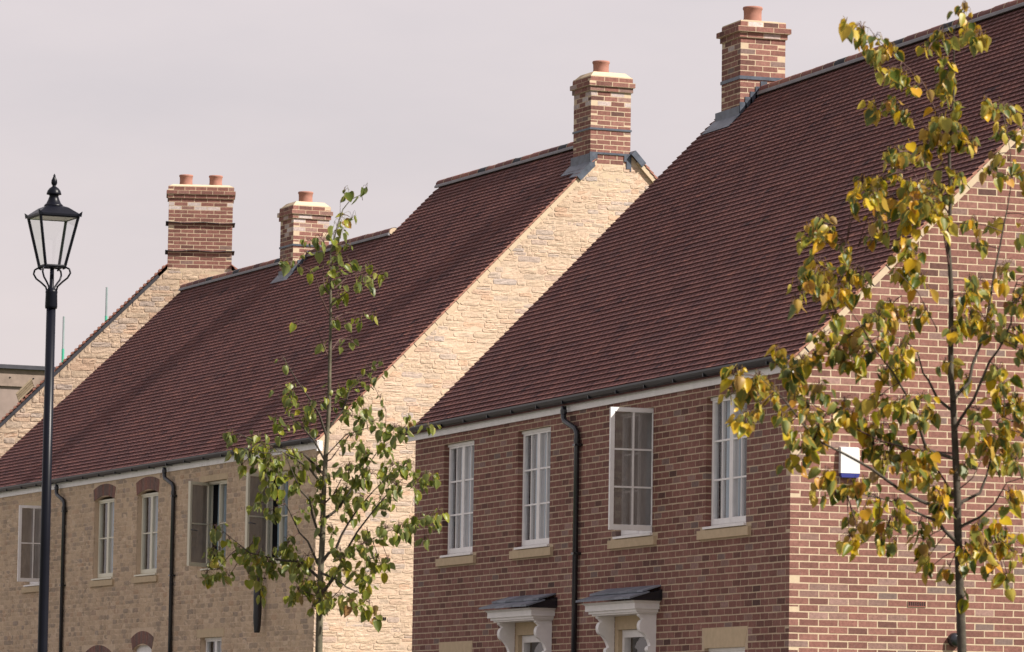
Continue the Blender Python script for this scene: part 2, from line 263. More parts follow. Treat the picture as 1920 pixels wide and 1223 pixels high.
LIME_A_LEAVES=[(0.31,5.65,0.04,0.03,2),(0.13,5.62,0.05,0.04,3),(0.27,5.6,0.02,0.02,1),(0.19,5.44,0.06,0.04,3),(0.09,5.4,0.06,0.07,7),(0.08,5.31,0.06,0.07,6),(-0.05,5.27,0.05,0.04,4),(-0.15,5.25,0.06,0.04,4),(-0.07,5.18,0.03,0.02,2),(0.08,5.21,0.04,0.04,3),(0.18,5.21,0.04,0.03,2),(-0.14,5.11,0.05,0.04,3),(-0.32,5.04,0.04,0.03,3),(-0.23,5.0,0.05,0.05,3),(-0.11,5.0,0.02,0.02,1),(0.09,5.1,0.07,0.05,5),(0.17,5.1,0.03,0.03,2),(0.04,5.03,0.06,0.05,5),(0.33,5.04,0.07,0.06,7),(0.02,4.93,0.04,0.03,2),(0.12,4.96,0.07,0.06,7),(0.31,4.94,0.11,0.06,10),(0.47,4.97,0.06,0.03,3),(0.1,4.83,0.07,0.05,7),(0.29,4.68,0.08,0.04,4),(0.37,4.68,0.03,0.03,2),(0.12,4.62,0.04,0.04,2),(0.05,4.64,0.02,0.02,1),(-0.21,4.59,0.02,0.02,1),(0.12,4.46,0.04,0.03,2),(0.21,4.48,0.05,0.03,3),(-0.01,4.44,0.03,0.04,2),(0.44,4.3,0.03,0.06,3),(-0.32,4.28,0.03,0.05,2),(-0.3,4.07,0.09,0.05,7),(-0.23,4.03,0.08,0.08,8),(-0.2,3.92,0.11,0.08,10),(-0.07,3.93,0.07,0.08,7),(0.03,4.05,0.04,0.07,4),(0.14,4.08,0.07,0.06,6),(0.26,4.14,0.06,0.07,6),(0.34,4.22,0.05,0.06,4),(0.4,4.21,0.03,0.05,2),(0.16,3.96,0.11,0.06,10),(0.3,4.01,0.08,0.07,7),(0.44,4.03,0.04,0.03,3),(0.49,3.91,0.04,0.03,3),(0.33,3.87,0.07,0.07,8),(-0.15,3.8,0.12,0.07,10),(-0.3,3.76,0.09,0.05,7),(-0.39,3.82,0.07,0.05,5),(-0.52,3.72,0.08,0.04,5),(-0.75,3.73,0.05,0.05,3),(-0.68,3.67,0.03,0.03,1),(-0.71,3.59,0.06,0.04,3),(0.22,3.85,0.06,0.06,5),(0.39,3.8,0.1,0.06,8),(0.56,3.75,0.09,0.07,9),(0.68,3.81,0.08,0.05,6),(0.83,3.79,0.08,0.04,5),(0.23,3.7,0.07,0.06,6),(0.48,3.64,0.07,0.05,6),(-0.44,3.57,0.1,0.07,12),(-0.56,3.56,0.05,0.05,4),(-0.62,3.46,0.04,0.04,3),(-0.39,3.46,0.1,0.07,12),(-0.23,3.55,0.1,0.06,9),(-0.19,3.44,0.07,0.07,6),(-0.08,3.51,0.04,0.05,3),(-0.47,3.31,0.04,0.06,3),(-0.33,3.34,0.08,0.06,6),(-0.53,3.19,0.03,0.05,2),(-0.36,3.19,0.02,0.03,1),(0.02,3.39,0.07,0.06,7),(0.21,3.45,0.08,0.07,9),(0.33,3.56,0.07,0.06,7),(0.38,3.39,0.09,0.07,10),(0.54,3.48,0.09,0.06,8),(0.67,3.48,0.09,0.07,9),(0.82,3.4,0.09,0.07,9),(0.73,3.27,0.03,0.06,3),(0.59,3.29,0.08,0.06,7),(0.19,3.3,0.08,0.06,6),(0.11,3.26,0.05,0.05,4),(-0.01,3.24,0.05,0.04,3),(-0.05,3.15,0.04,0.04,2),(-0.18,3.13,0.06,0.05,3),(-0.18,3.3,0.05,0.06,4),(0.32,3.2,0.1,0.07,9),(0.49,3.18,0.08,0.06,7),(-0.43,3.13,0.06,0.04,3),(-0.0,3.05,0.03,0.04,2),(0.08,2.98,0.04,0.06,3),(0.22,3.12,0.06,0.05,4),(0.37,2.95,0.05,0.04,3),(0.51,2.96,0.09,0.07,9),(0.61,3.0,0.06,0.05,5),(0.72,3.04,0.06,0.04,4),(0.82,3.06,0.09,0.07,7),(0.91,3.15,0.03,0.03,2),(0.81,2.91,0.05,0.03,3),(0.16,2.8,0.06,0.05,4),(0.33,2.83,0.09,0.07,10),(0.41,2.73,0.08,0.07,9),(0.47,2.69,0.04,0.06,3),(0.53,2.75,0.02,0.04,2),(0.16,2.72,0.07,0.06,6),(0.08,2.64,0.06,0.05,4),(0.25,2.62,0.07,0.04,5),(0.37,2.6,0.05,0.06,4),(0.39,2.52,0.04,0.04,3),(0.15,2.45,0.06,0.05,5),(0.27,2.43,0.07,0.06,6),(0.38,2.39,0.05,0.06,5),(0.42,2.31,0.03,0.04,2),(-0.84,2.98,0.07,0.06,5),(-0.9,2.79,0.06,0.07,5),(-0.82,2.81,0.05,0.06,4),(-0.92,2.62,0.06,0.06,5),(-0.83,2.66,0.05,0.05,4),(-0.74,2.62,0.04,0.04,3),(-0.74,2.89,0.03,0.06,2),(-0.67,2.79,0.05,0.07,4),(-0.57,2.75,0.06,0.07,6),(-0.5,2.77,0.07,0.07,7),(-0.58,2.63,0.03,0.04,2),(-0.42,2.69,0.06,0.07,6),(-0.55,2.9,0.03,0.04,2),(-0.34,2.78,0.08,0.08,9),(-0.26,2.86,0.07,0.06,7),(-0.23,2.74,0.08,0.07,8),(-0.17,2.67,0.06,0.06,6),(-0.11,2.76,0.06,0.06,5),(-0.5,2.57,0.04,0.05,3),(-0.46,2.5,0.02,0.04,2),(-0.11,2.57,0.07,0.06,6),(-0.17,2.49,0.06,0.06,5),(-0.04,2.51,0.07,0.07,8),(0.02,2.45,0.07,0.07,8),(-0.0,2.55,0.06,0.05,5),(-0.21,2.45,0.04,0.04,3),(-0.06,2.37,0.03,0.04,2),(0.06,2.39,0.03,0.04,2)]
LIME_B_BASE=(-7.779,-20.922)
LIME_B_BRANCH=[[(0.0,1.91),(-0.02,2.39),(-0.03,2.65),(-0.03,2.76),(-0.04,2.99),(-0.06,3.41),(-0.07,3.46),(-0.07,3.61),(-0.07,3.78),(-0.07,3.96),(-0.09,4.24),(-0.08,4.46),(-0.09,4.7),(-0.09,4.79),(-0.07,4.96),(-0.07,5.25),(-0.07,5.42),(-0.04,5.51),(-0.0,5.57),(0.02,5.57)],[(-0.09,4.78),(-0.17,4.94),(-0.23,5.07),(-0.28,5.14),(-0.35,5.19),(-0.46,5.27),(-0.54,5.34),(-0.58,5.39),(-0.66,5.4),(-0.72,5.38)],[(-0.09,4.72),(-0.22,4.91),(-0.31,5.0),(-0.38,5.07)],[(-0.07,5.4),(-0.1,5.42),(-0.16,5.39),(-0.23,5.32)],[(-0.08,4.39),(-0.15,4.5),(-0.25,4.61),(-0.29,4.71),(-0.32,4.82)],[(-0.08,4.08),(-0.11,4.22),(-0.13,4.31),(-0.15,4.42),(-0.19,4.48)],[(-0.07,3.46),(-0.1,3.51),(-0.12,3.59),(-0.14,3.7),(-0.14,3.73),(-0.26,3.88),(-0.36,3.99),(-0.43,4.05),(-0.52,4.09),(-0.61,4.08),(-0.72,4.09)],[(-0.14,3.75),(-0.25,3.95),(-0.36,4.05),(-0.48,4.12),(-0.6,4.2),(-0.7,4.22)],[(-0.14,3.73),(-0.13,3.78),(-0.16,3.86),(-0.2,3.94),(-0.23,4.09),(-0.25,4.24)],[(-0.05,3.0),(-0.22,3.04),(-0.26,3.14),(-0.32,3.29),(-0.43,3.45),(-0.54,3.57),(-0.62,3.69),(-0.72,3.82)],[(-0.05,2.79),(-0.07,2.83),(-0.15,2.97),(-0.21,3.05),(-0.28,3.12)],[(-0.04,2.71),(-0.13,2.71),(-0.26,2.75),(-0.39,2.81),(-0.55,2.91),(-0.7,2.98),(-0.84,3.04),(-0.94,3.13),(-1.06,3.27),(-1.13,3.33),(-1.22,3.41)],[(-0.05,3.03),(-0.26,3.05),(-0.45,3.1),(-0.63,3.19),(-0.72,3.24),(-0.83,3.31),(-0.94,3.36),(-1.06,3.36),(-1.16,3.31)],[(-0.02,2.51),(-0.04,2.53),(-0.12,2.6),(-0.15,2.64),(-0.24,2.67),(-0.34,2.71),(-0.42,2.74),(-0.62,2.78),(-0.8,2.76)],[(-0.05,3.27),(-0.07,3.28),(-0.14,3.34),(-0.19,3.45),(-0.22,3.49),(-0.25,3.61),(-0.34,3.7),(-0.42,3.69)],[(-0.04,3.18),(-0.02,3.22),(0.05,3.33),(0.13,3.54),(0.18,3.61),(0.24,3.75),(0.25,3.92),(0.27,3.99),(0.34,4.03)],[(-0.05,3.34),(-0.03,3.37),(0.04,3.44),(0.06,3.54),(0.14,3.74),(0.16,3.86),(0.2,4.1),(0.23,4.23),(0.26,4.38),(0.28,4.47),(0.3,4.59),(0.3,4.8),(0.26,5.04)],[(-0.04,2.81),(-0.02,2.83),(0.05,2.89),(0.12,3.03)],[(-0.03,2.73),(0.0,2.76),(0.1,2.81),(0.14,2.91),(0.16,2.99),(0.24,3.19),(0.25,3.37)],[(-0.03,2.61),(0.09,2.67),(0.17,2.75),(0.23,2.86),(0.35,2.9)],[(-0.03,2.6),(0.05,2.64),(0.14,2.59),(0.23,2.58)],[(-0.09,4.78),(0.0,4.84),(0.09,4.99)],[(-0.54,3.56),(-0.65,3.51),(-0.8,3.56),(-0.98,3.5),(-1.08,3.54)],[(-0.72,3.81),(-0.84,3.85),(-0.96,3.89)]]
LIME_B_LEAVES=[(-0.72,5.35,0.03,0.03,3),(-0.62,5.34,0.05,0.04,6),(-0.55,5.29,0.04,0.04,5),(-0.61,5.27,0.04,0.03,4),(-0.49,5.21,0.07,0.05,9),(-0.53,5.15,0.02,0.02,2),(-0.4,5.12,0.08,0.05,9),(-0.5,4.98,0.07,0.04,7),(-0.39,5.0,0.07,0.05,9),(-0.29,5.05,0.04,0.04,4),(-0.33,4.95,0.06,0.04,7),(-0.21,5.3,0.04,0.03,4),(-0.15,5.36,0.05,0.04,6),(-0.24,5.26,0.02,0.02,1),(0.0,5.5,0.06,0.05,8),(0.04,5.42,0.05,0.05,8),(0.07,5.36,0.05,0.04,7),(-0.12,5.19,0.04,0.05,6),(-0.09,5.11,0.04,0.05,6),(-0.15,5.03,0.05,0.04,5),(-0.11,4.99,0.03,0.03,3),(-0.05,4.94,0.02,0.02,2),(0.11,4.96,0.04,0.04,5),(0.26,5.01,0.07,0.07,9),(0.28,4.89,0.05,0.04,5),(-0.14,4.88,0.07,0.05,9),(-0.17,4.8,0.07,0.06,11),(-0.21,4.74,0.06,0.04,7),(-0.06,4.78,0.06,0.06,10),(0.02,4.75,0.04,0.04,5),(-0.3,4.77,0.05,0.05,7),(-0.42,4.72,0.04,0.04,5),(-0.36,4.73,0.04,0.04,5),(-0.22,4.68,0.04,0.04,5),(-0.12,4.61,0.03,0.03,3),(-0.37,4.62,0.05,0.04,6),(-0.57,4.54,0.05,0.05,7),(-0.6,4.48,0.04,0.04,4),(-0.5,4.54,0.04,0.05,5),(-0.64,4.43,0.02,0.02,3),(-0.51,4.43,0.06,0.05,8),(-0.44,4.59,0.04,0.03,3),(-0.3,4.53,0.06,0.04,7),(-0.18,4.56,0.08,0.06,12),(-0.06,4.56,0.04,0.05,6),(-0.13,4.47,0.07,0.05,9),(-0.39,4.44,0.06,0.05,7),(-0.33,4.39,0.07,0.05,9),(-0.21,4.39,0.07,0.06,10),(-0.27,4.32,0.07,0.06,10),(-0.16,4.3,0.05,0.05,7),(-0.51,4.3,0.05,0.04,6),(-0.48,4.24,0.07,0.04,7),(-0.33,4.24,0.07,0.05,8),(0.21,4.75,0.05,0.04,4),(0.29,4.71,0.04,0.04,4),(0.17,4.64,0.04,0.04,4),(0.29,4.61,0.03,0.03,2),(0.1,4.35,0.04,0.03,3),(0.05,4.31,0.02,0.02,2),(0.22,4.35,0.04,0.03,3),(0.11,4.23,0.03,0.03,3),(-0.81,4.29,0.04,0.04,6),(-0.87,4.26,0.04,0.04,5),(-0.89,4.18,0.03,0.03,4),(-0.77,4.2,0.05,0.05,8),(-0.79,4.11,0.07,0.06,10),(-0.7,4.13,0.05,0.05,6),(-0.75,4.05,0.07,0.06,10),(-0.66,4.02,0.06,0.05,8),(-0.63,4.1,0.04,0.04,4),(-0.55,4.08,0.05,0.05,7),(-0.52,3.95,0.04,0.04,4),(-0.61,3.93,0.04,0.03,3),(-0.9,3.91,0.04,0.04,4),(-0.99,3.86,0.04,0.04,4),(-1.0,3.79,0.02,0.02,2),(-0.93,3.89,0.04,0.04,4),(-0.84,3.84,0.06,0.05,6),(-0.75,3.85,0.05,0.05,6),(-0.79,3.78,0.03,0.03,3),(-0.3,4.12,0.07,0.07,10),(-0.24,4.16,0.05,0.05,6),(-0.22,4.0,0.04,0.04,5),(-0.28,4.06,0.05,0.04,6),(-0.38,3.87,0.04,0.04,5),(-0.46,3.78,0.07,0.05,7),(-0.35,3.78,0.06,0.05,7),(-0.53,3.72,0.06,0.04,6),(-0.26,3.83,0.06,0.05,6),(-0.2,3.82,0.04,0.04,4),(-0.78,3.7,0.04,0.04,4),(-0.81,3.62,0.06,0.05,8),(-0.68,3.6,0.07,0.05,9),(-0.59,3.66,0.05,0.05,6),(-0.74,3.5,0.08,0.06,11),(-0.65,3.48,0.06,0.06,9),(-0.86,3.5,0.05,0.05,6),(-0.94,3.47,0.05,0.05,8),(-1.08,3.5,0.04,0.05,6),(-1.0,3.41,0.05,0.06,8),(-0.92,3.38,0.05,0.05,7),(-1.1,3.39,0.04,0.03,5),(-0.8,3.35,0.06,0.06,8),(-0.5,3.6,0.06,0.06,8),(-0.55,3.54,0.05,0.05,6),(-0.41,3.54,0.05,0.04,6),(-0.35,3.51,0.05,0.05,7),(-0.29,3.66,0.04,0.03,5),(-0.47,3.42,0.06,0.05,8),(-0.38,3.45,0.04,0.04,5),(-1.34,3.36,0.04,0.03,4),(-1.3,3.36,0.05,0.04,7),(-1.36,3.25,0.03,0.03,3),(-1.24,3.28,0.05,0.05,8),(-1.22,3.19,0.05,0.05,8),(-1.18,3.18,0.04,0.04,5),(-1.27,3.09,0.02,0.04,3),(-1.19,3.35,0.04,0.04,6),(-1.1,3.26,0.04,0.05,6),(-1.07,3.14,0.02,0.03,3),(-1.03,3.08,0.04,0.04,4),(-0.95,3.26,0.04,0.04,5),(-0.86,3.26,0.05,0.05,7),(-0.92,3.14,0.04,0.05,6),(-0.77,3.2,0.04,0.04,5),(-0.99,3.02,0.04,0.05,6),(-0.95,2.96,0.05,0.05,7),(-0.86,3.08,0.05,0.04,6),(-0.89,2.99,0.05,0.04,5),(-0.99,2.9,0.03,0.04,4),(-0.83,3.08,0.04,0.04,5),(-0.65,3.29,0.05,0.04,6),(-0.62,3.2,0.06,0.05,8),(-0.5,3.27,0.07,0.06,11),(-0.38,3.24,0.07,0.06,10),(-0.26,3.27,0.06,0.05,8),(-0.18,3.24,0.05,0.04,6),(-0.7,3.18,0.06,0.04,7),(-0.55,3.18,0.06,0.04,8),(-0.44,3.15,0.07,0.05,10),(-0.29,3.15,0.06,0.05,8),(-0.49,3.04,0.06,0.05,9),(-0.41,3.03,0.07,0.05,9),(-0.32,3.0,0.06,0.05,8),(-0.23,2.97,0.05,0.05,8),(-0.44,2.94,0.06,0.05,8),(-0.26,2.91,0.07,0.05,9),(-0.18,2.88,0.04,0.04,5),(-0.35,2.85,0.06,0.04,6),(-0.8,2.84,0.05,0.04,7),(-0.83,2.76,0.04,0.05,5),(-0.74,2.79,0.05,0.05,7),(-0.65,2.78,0.05,0.04,6),(-0.58,2.8,0.05,0.03,5),(-0.5,2.72,0.04,0.05,5),(-0.41,2.69,0.05,0.05,6),(-0.59,2.63,0.04,0.04,4),(-0.64,2.6,0.04,0.05,5),(-0.67,2.48,0.05,0.05,6),(-0.63,2.54,0.03,0.04,3),(-0.49,2.57,0.05,0.05,6),(-0.48,2.48,0.04,0.04,4),(-0.43,2.57,0.02,0.04,3),(-0.4,2.47,0.04,0.05,4),(-0.34,2.62,0.03,0.04,2),(-0.4,2.6,0.03,0.03,3),(-0.25,2.58,0.05,0.05,6),(-0.22,2.49,0.05,0.05,6),(-0.19,2.41,0.03,0.04,3),(-0.19,2.35,0.03,0.03,2),(-0.15,2.76,0.06,0.05,9),(-0.13,2.67,0.05,0.05,6),(-0.09,2.78,0.04,0.04,4),(-0.07,2.35,0.04,0.05,4),(0.01,2.43,0.02,0.08,5),(0.05,2.39,0.02,0.04,2),(0.01,2.21,0.02,0.02,1),(-0.11,3.51,0.03,0.04,3),(-0.05,3.52,0.04,0.05,5),(-0.02,3.73,0.05,0.05,6),(-0.05,3.67,0.04,0.04,5),(0.01,3.88,0.05,0.05,7),(0.04,3.97,0.04,0.05,5),(0.11,3.99,0.05,0.05,5),(0.07,3.79,0.06,0.06,9),(0.13,3.76,0.05,0.05,8),(0.19,3.67,0.07,0.05,8),(0.16,3.82,0.05,0.04,5),(0.28,3.82,0.06,0.07,9),(0.31,3.91,0.04,0.05,5),(0.27,3.67,0.06,0.05,7),(0.31,3.55,0.05,0.05,6),(0.28,4.1,0.05,0.04,5),(0.22,4.0,0.04,0.04,3),(0.19,3.46,0.05,0.05,7),(0.25,3.4,0.06,0.05,7),(0.21,3.31,0.05,0.05,6),(0.3,3.31,0.05,0.05,7),(0.07,3.23,0.04,0.04,4),(0.3,3.19,0.05,0.04,5),(0.03,3.43,0.03,0.04,4),(0.04,3.12,0.04,0.04,5),(0.13,3.1,0.07,0.05,8),(0.19,3.16,0.05,0.05,6),(0.22,3.1,0.05,0.05,7),(0.27,3.04,0.05,0.05,6),(0.18,3.01,0.04,0.04,5),(0.28,2.95,0.05,0.04,5),(0.19,2.95,0.04,0.04,4),(0.01,2.91,0.04,0.04,4),(0.03,2.97,0.02,0.03,2),(0.24,2.71,0.05,0.05,6),(0.2,2.63,0.04,0.04,4),(0.09,2.58,0.04,0.05,5),(0.08,2.51,0.04,0.05,5),(0.14,2.46,0.04,0.05,5),(0.21,2.49,0.05,0.05,6),(0.2,2.4,0.04,0.05,5),(0.27,2.56,0.04,0.05,5),(0.29,2.44,0.04,0.05,4),(0.27,2.29,0.03,0.04,3),(0.29,2.32,0.02,0.02,2),(0.34,2.53,0.02,0.02,1),(0.24,2.77,0.03,0.04,3),(0.38,4.86,0.06,0.09,8),(0.41,4.62,0.06,0.09,8),(0.4,4.34,0.06,0.09,7),(0.43,4.04,0.08,0.09,9),(0.42,3.8,0.08,0.09,10),(0.43,3.52,0.08,0.09,10),(0.4,3.28,0.06,0.08,8),(0.42,3.04,0.06,0.08,8),(0.41,2.71,0.05,0.06,6),(0.39,2.47,0.05,0.06,5)]
VIEW_RIGHT=(0.9428,-0.3335)

# ------------------------------------------------------------------ masonry
def cut(spans, lo, hi):
    out = []
    for a, b in spans:
        if hi <= a or lo >= b: out.append((a, b)); continue
        if lo - a > 0.02: out.append((a, lo))
        if b - hi > 0.02: out.append((hi, b))
    return out
def clip(poly, f):
    """keep the part of a polygon where f(a,z) >= 0"""
    out = []
    for i in range(len(poly)):
        p, q = poly[i], poly[(i + 1) % len(poly)]; fp, fq = f(*p), f(*q)
        if fp >= 0: out.append(p)
        if (fp >= 0) != (fq >= 0):
            t = fp / (fp - fq); out.append((p[0] + t * (q[0] - p[0]), p[1] + t * (q[1] - p[1])))
    return out
def brick_rnd():
    r = random.random()
    return min(0.9, max(0.0, random.gauss(0.46, 0.17))) if r < 0.94 else U(0.76, 0.92)
def brick_courses(a0, a1, z0, z1, holes, parity, zb=3.05):
    """stretcher bond between a0 and a1; yields (a_lo, a_hi, z_lo, z_hi, full)"""
    k0 = int(math.floor((z0 - zb) / 0.075)); k1 = int(math.ceil((z1 - zb) / 0.075))
    for k in range(k0, k1):
        zl = zb + k * 0.075 + 0.0066; zh = zl + 0.0618; zm = (zl + zh) / 2
        x = a0; first = True
        while x < a1 - 0.03:
            L = 0.215 if not first or (k + parity) % 2 == 0 else 0.1025
            first = False
            b = min(x + L, a1); spans = [(x, b)]
            for (h0, h1, g0, g1) in holes:
                if g0 < zm < g1: spans = cut(spans, h0, h1)
            for s0, s1 in spans:
                g = 0.0018
                yield (s0 + (g if s0 > a0 + 0.001 else 0), s1 - (g if s1 < a1 - 0.001 else 0), zl, zh, len(spans) == 1 and s0 > a0 + 0.001 and abs(s1 - s0 - 0.215) < 0.001)
            x = b + 0.010
def wall_sheet(mb, a0, a1, z0, z1, holes, fn, d, reveal):
    """plane with rectangular openings and their reveals"""
    A = sorted(set([a0, a1] + [q for h in holes for q in h[:2]])); Zs = sorted(set([z0, z1] + [q for h in holes for q in h[2:]]))
    for i in range(len(A) - 1):
        for j in range(len(Zs) - 1):
            am, zm = (A[i] + A[i + 1]) / 2, (Zs[j] + Zs[j + 1]) / 2
            if any(h[0] < am < h[1] and h[2] < zm < h[3] for h in holes): continue
            mb.add([fn(A[i], d, Zs[j]), fn(A[i + 1], d, Zs[j]), fn(A[i + 1], d, Zs[j + 1]), fn(A[i], d, Zs[j + 1])], [(0, 1, 2, 3)])
    for h0, h1, g0, g1 in holes:
        e = 0.004; h0 -= e; h1 += e; g0 -= e; g1 += e
        for (p, q) in (((h0, g0), (h1, g0)), ((h1, g0), (h1, g1)), ((h1, g1), (h0, g1)), ((h0, g1), (h0, g0))):
            mb.add([fn(p[0], d, p[1]), fn(q[0], d, q[1]), fn(q[0], reveal, q[1]), fn(p[0], reveal, p[1])], [(0, 1, 2, 3)])
def brick_piece(mb, poly, fn, front=0.0, depth=0.1, rnd=None):
    j = 0.0022
    poly = [(a + U(-j, j), z + U(-j, j)) for a, z in poly]
    mb.prism(poly, fn, front + U(-0.0042, -0.0030), depth, brick_rnd() if rnd is None else rnd)
def stone_piece(mb, a0, a1, z0, z1, fn, proud, rnd, nx=4, nz=3, rough=0.010, flat=False):
    """rock-faced block: bulging uneven face, sides running back into the mortar"""
    c = 0.25 * min(a1 - a0, z1 - z0); g = {}; vs = []
    sk = [U(-0.006, 0.006) for _ in range(4)]
    for i in range(nx):
        for k in range(nz):
            u, w = i / (nx - 1), k / (nz - 1)
            e = (1 if i in (0, nx - 1) else 0) + (1 if k in (0, nz - 1) else 0)
            pull = 0.07 if e == 2 else 0.0
            a = a0 + (a1 - a0) * (u + pull * (0.5 - u)) + U(-0.005, 0.005)
            z = z0 + (z1 - z0) * (w + pull * (0.5 - w)) + U(-0.004, 0.004) + sk[0] * (u - 0.5) * 0.6
            d = -proud * (0.80 if e else 1.0) + (U(-rough, rough) if not e else U(-rough, rough) * 0.6)
            if flat: d = -proud * (0.6 if e else 1.0) + U(-rough, rough) * 0.4
            g[i, k] = len(vs); vs.append(fn(a, d, z))
    fs = [(g[i, k], g[i + 1, k], g[i + 1, k + 1], g[i, k + 1]) for i in range(nx - 1) for k in range(nz - 1)]
    rim = [(i, 0) for i in range(nx)] + [(nx - 1, k) for k in range(1, nz)] + [(i, nz - 1) for i in range(nx - 2, -1, -1)] + [(0, k) for k in range(nz - 2, 0, -1)]
    back = {}
    for (i, k) in rim:
        a = a0 + (a1 - a0) * i / (nx - 1); z = z0 + (z1 - z0) * k / (nz - 1)
        back[i, k] = len(vs); vs.append(fn(a, 0.03, z))
    for q in range(len(rim)):
        p1, p2 = rim[q], rim[(q + 1) % len(rim)]
        fs.append((g[p2], g[p1], back[p1], back[p2]))
    mb.add(vs, fs, rnd)
def stone_courses(a0, a1, z0, z1, holes, hmin, hmax, lmin, lmax):
    z = z0
    while z < z1 - 0.03:
        h = min(U(hmin, hmax), z1 - z); x = a0; zm = z + h / 2
        while x < a1 - 0.02:
            L = min(U(lmin, lmax) * (0.8 + 0.5 * (h - hmin) / (hmax - hmin + 1e-6)), a1 - x)
            if a1 - (x + L) < 0.06: L = a1 - x
            spans = [(x, x + L)]
            for (h0, h1, g0, g1) in holes:
                if g0 < zm < g1: spans = cut(spans, h0, h1)
            for s0, s1 in spans:
                if h > hmin * 1.45 and random.random() < 0.10 and s1 - s0 > 0.14:
                    m = z + h * U(0.4, 0.6)
                    yield (s0, s1, z, m); yield (s0, s1, m, z + h)
                else: yield (s0, s1, z, z + h)
            x += L
        z += h

# ------------------------------------------------------------------ roof tiles
GAUGE, TW, TH = 0.100, 0.165, 0.0130
class Slope:
    """one pitch of a roof: s up the slope, t along the street, h off the boards"""
    def __init__(s, xe, ze, sign, pitch):
        s.xe, s.ze, s.g, s.p = xe, ze, sign, pitch
    def at(s, q, t, h):
        return (s.xe + s.g * (q * cos(s.p) - h * sin(s.p)), t, s.ze + q * sin(s.p) + h * cos(s.p))
    def matrix(s, q, t, h):
        x, y, z = s.at(q, t, h); g = s.g
        ex = Vector((0, 1, 0)); ey = Vector((g * cos(s.p), 0, sin(s.p))); ez = Vector((-g * sin(s.p), 0, cos(s.p)))
        return Matrix(((ex.x, ey.x, ez.x, x), (ex.y, ey.y, ez.y, y), (ex.z, ey.z, ez.z, z), (0, 0, 0, 1)))
def tile_piece(mb, fn, w, jz, r, end=False):
    """a plain tile: t across, q up the slope, h off the boards (tail at q = 0); the tail lip is kicked up a little"""
    H = 0.038; d1, d2, d3, d4 = jz; Lh = 0.155; k = TH / GAUGE; s = 0.030; kick = 0.0072
    top = lambda t, q, dd: (t, q, H + dd - k * q + kick * max(0.0, 1 - q / s))
    mb.add([fn(0, d3, H - TH + d1), fn(w, d4, H - TH + d2), fn(w, d4, H + d2 + kick), fn(0, d3, H + d1 + kick)], [(0, 1, 2, 3)], r * 0.7)  # butt face coloured darker to paint the shadow line under each course
    mb.add([fn(0, d3, H + d1 + kick), fn(w, d4, H + d2 + kick), fn(*top(w, s + d4, d2)), fn(*top(0, s + d3, d1)), fn(*top(w, Lh, 0)), fn(*top(0, Lh, 0))], [(0, 1, 2, 3), (3, 2, 4, 5)], r)
    for t, qq, dd in ((0, d3, d1), (w, d4, d2)):
        a = top(t, qq, dd); c = top(t, Lh, 0)
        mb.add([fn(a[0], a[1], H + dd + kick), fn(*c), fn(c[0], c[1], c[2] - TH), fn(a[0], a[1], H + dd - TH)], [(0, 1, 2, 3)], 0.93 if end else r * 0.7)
def tile_rnd():
    return min(0.70, max(0.03, random.gauss(0.36, 0.075) if random.random() > 0.06 else random.gauss(0.36, 0.2)))
def tile_slope(roof, sl, S, span, singles, name='tiling'):
    """plain tiles laid to a half bond; the ones showing largest as objects of their own, the rest in one mesh"""
    mb = MB(); cand = []
    rows = int(S / GAUGE)
    for i in range(rows):
        q = i * GAUGE; t0, t1 = span(q)
        wav = 0.0025 * sin(i * 0.9 + 1.3)
        t = t0 - (TW / 2 if i % 2 else 0)
        while t < t1 - 0.01:
            a, b = max(t, t0), min(t + TW, t1)
            if b - a > 0.03:
                lift = 0.0022 * noise.noise((t * 0.7, q * 1.7, 3.1)) + U(-0.0006, 0.0006) + (U(0, 0.003) if random.random() < 0.02 else 0)
                tw = U(-0.0007, 0.0007); sg_ = 0.004 * noise.noise((t * 0.35, q * 0.9, 8.2))
                jz = (lift + tw, lift - tw, sg_ + U(-0.0012, 0.0012), sg_ + U(-0.0012, 0.0012))
                cand.append((q, a, b - a - 0.002, jz, a < t0 + 0.001 or b > t1 - 0.001))
            t += TW
    cand.sort(key=lambda c: (c[1] + 0.25 * c[0]) if singles else 0)
    var = []
    if singles:
        for _ in range(28):
            l = U(-0.0010, 0.0010); tw = U(-0.0007, 0.0007); m = MB()
            tile_piece(m, lambda t, q, h: (t, q, h), TW - 0.002, (l + tw, l - tw, U(-0.0014, 0.0014), U(-0.0014, 0.0014)), tile_rnd())
            var.append(m.mesh('roof_tile', 'tile'))
    n = 0
    for q, a, w, jz, end in cand:
        if n < singles and not end and abs(w - TW + 0.002) < 0.001:
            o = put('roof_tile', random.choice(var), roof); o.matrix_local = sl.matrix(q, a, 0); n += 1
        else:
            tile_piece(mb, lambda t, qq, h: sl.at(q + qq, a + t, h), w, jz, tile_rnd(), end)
    mb.build(name, 'tile', roof, kind='stuff')
def roof_boards(mb, sl, S, span, thick=0.06):
    n = 12
    for i in range(n):
        qa, qb = 0.14 + (S - 0.14) * i / n, 0.14 + (S - 0.14) * (i + 1) / n; (a0, a1), (b0, b1) = span(qa), span(qb)
        if abs(a1 - b1) > 1.0: b1 = a1
        a0 = b0 = max(a0, b0)
        e = 0.02
        mb.hexa([sl.at(qa, a0 + e, -thick), sl.at(qa, a1 - e, -thick), sl.at(qb, b1 - e, -thick), sl.at(qb, b0 + e, -thick),
                 sl.at(qa, a0 + e, -0.002), sl.at(qa, a1 - e, -0.002), sl.at(qb, b1 - e, -0.002), sl.at(qb, b0 + e, -0.002)])
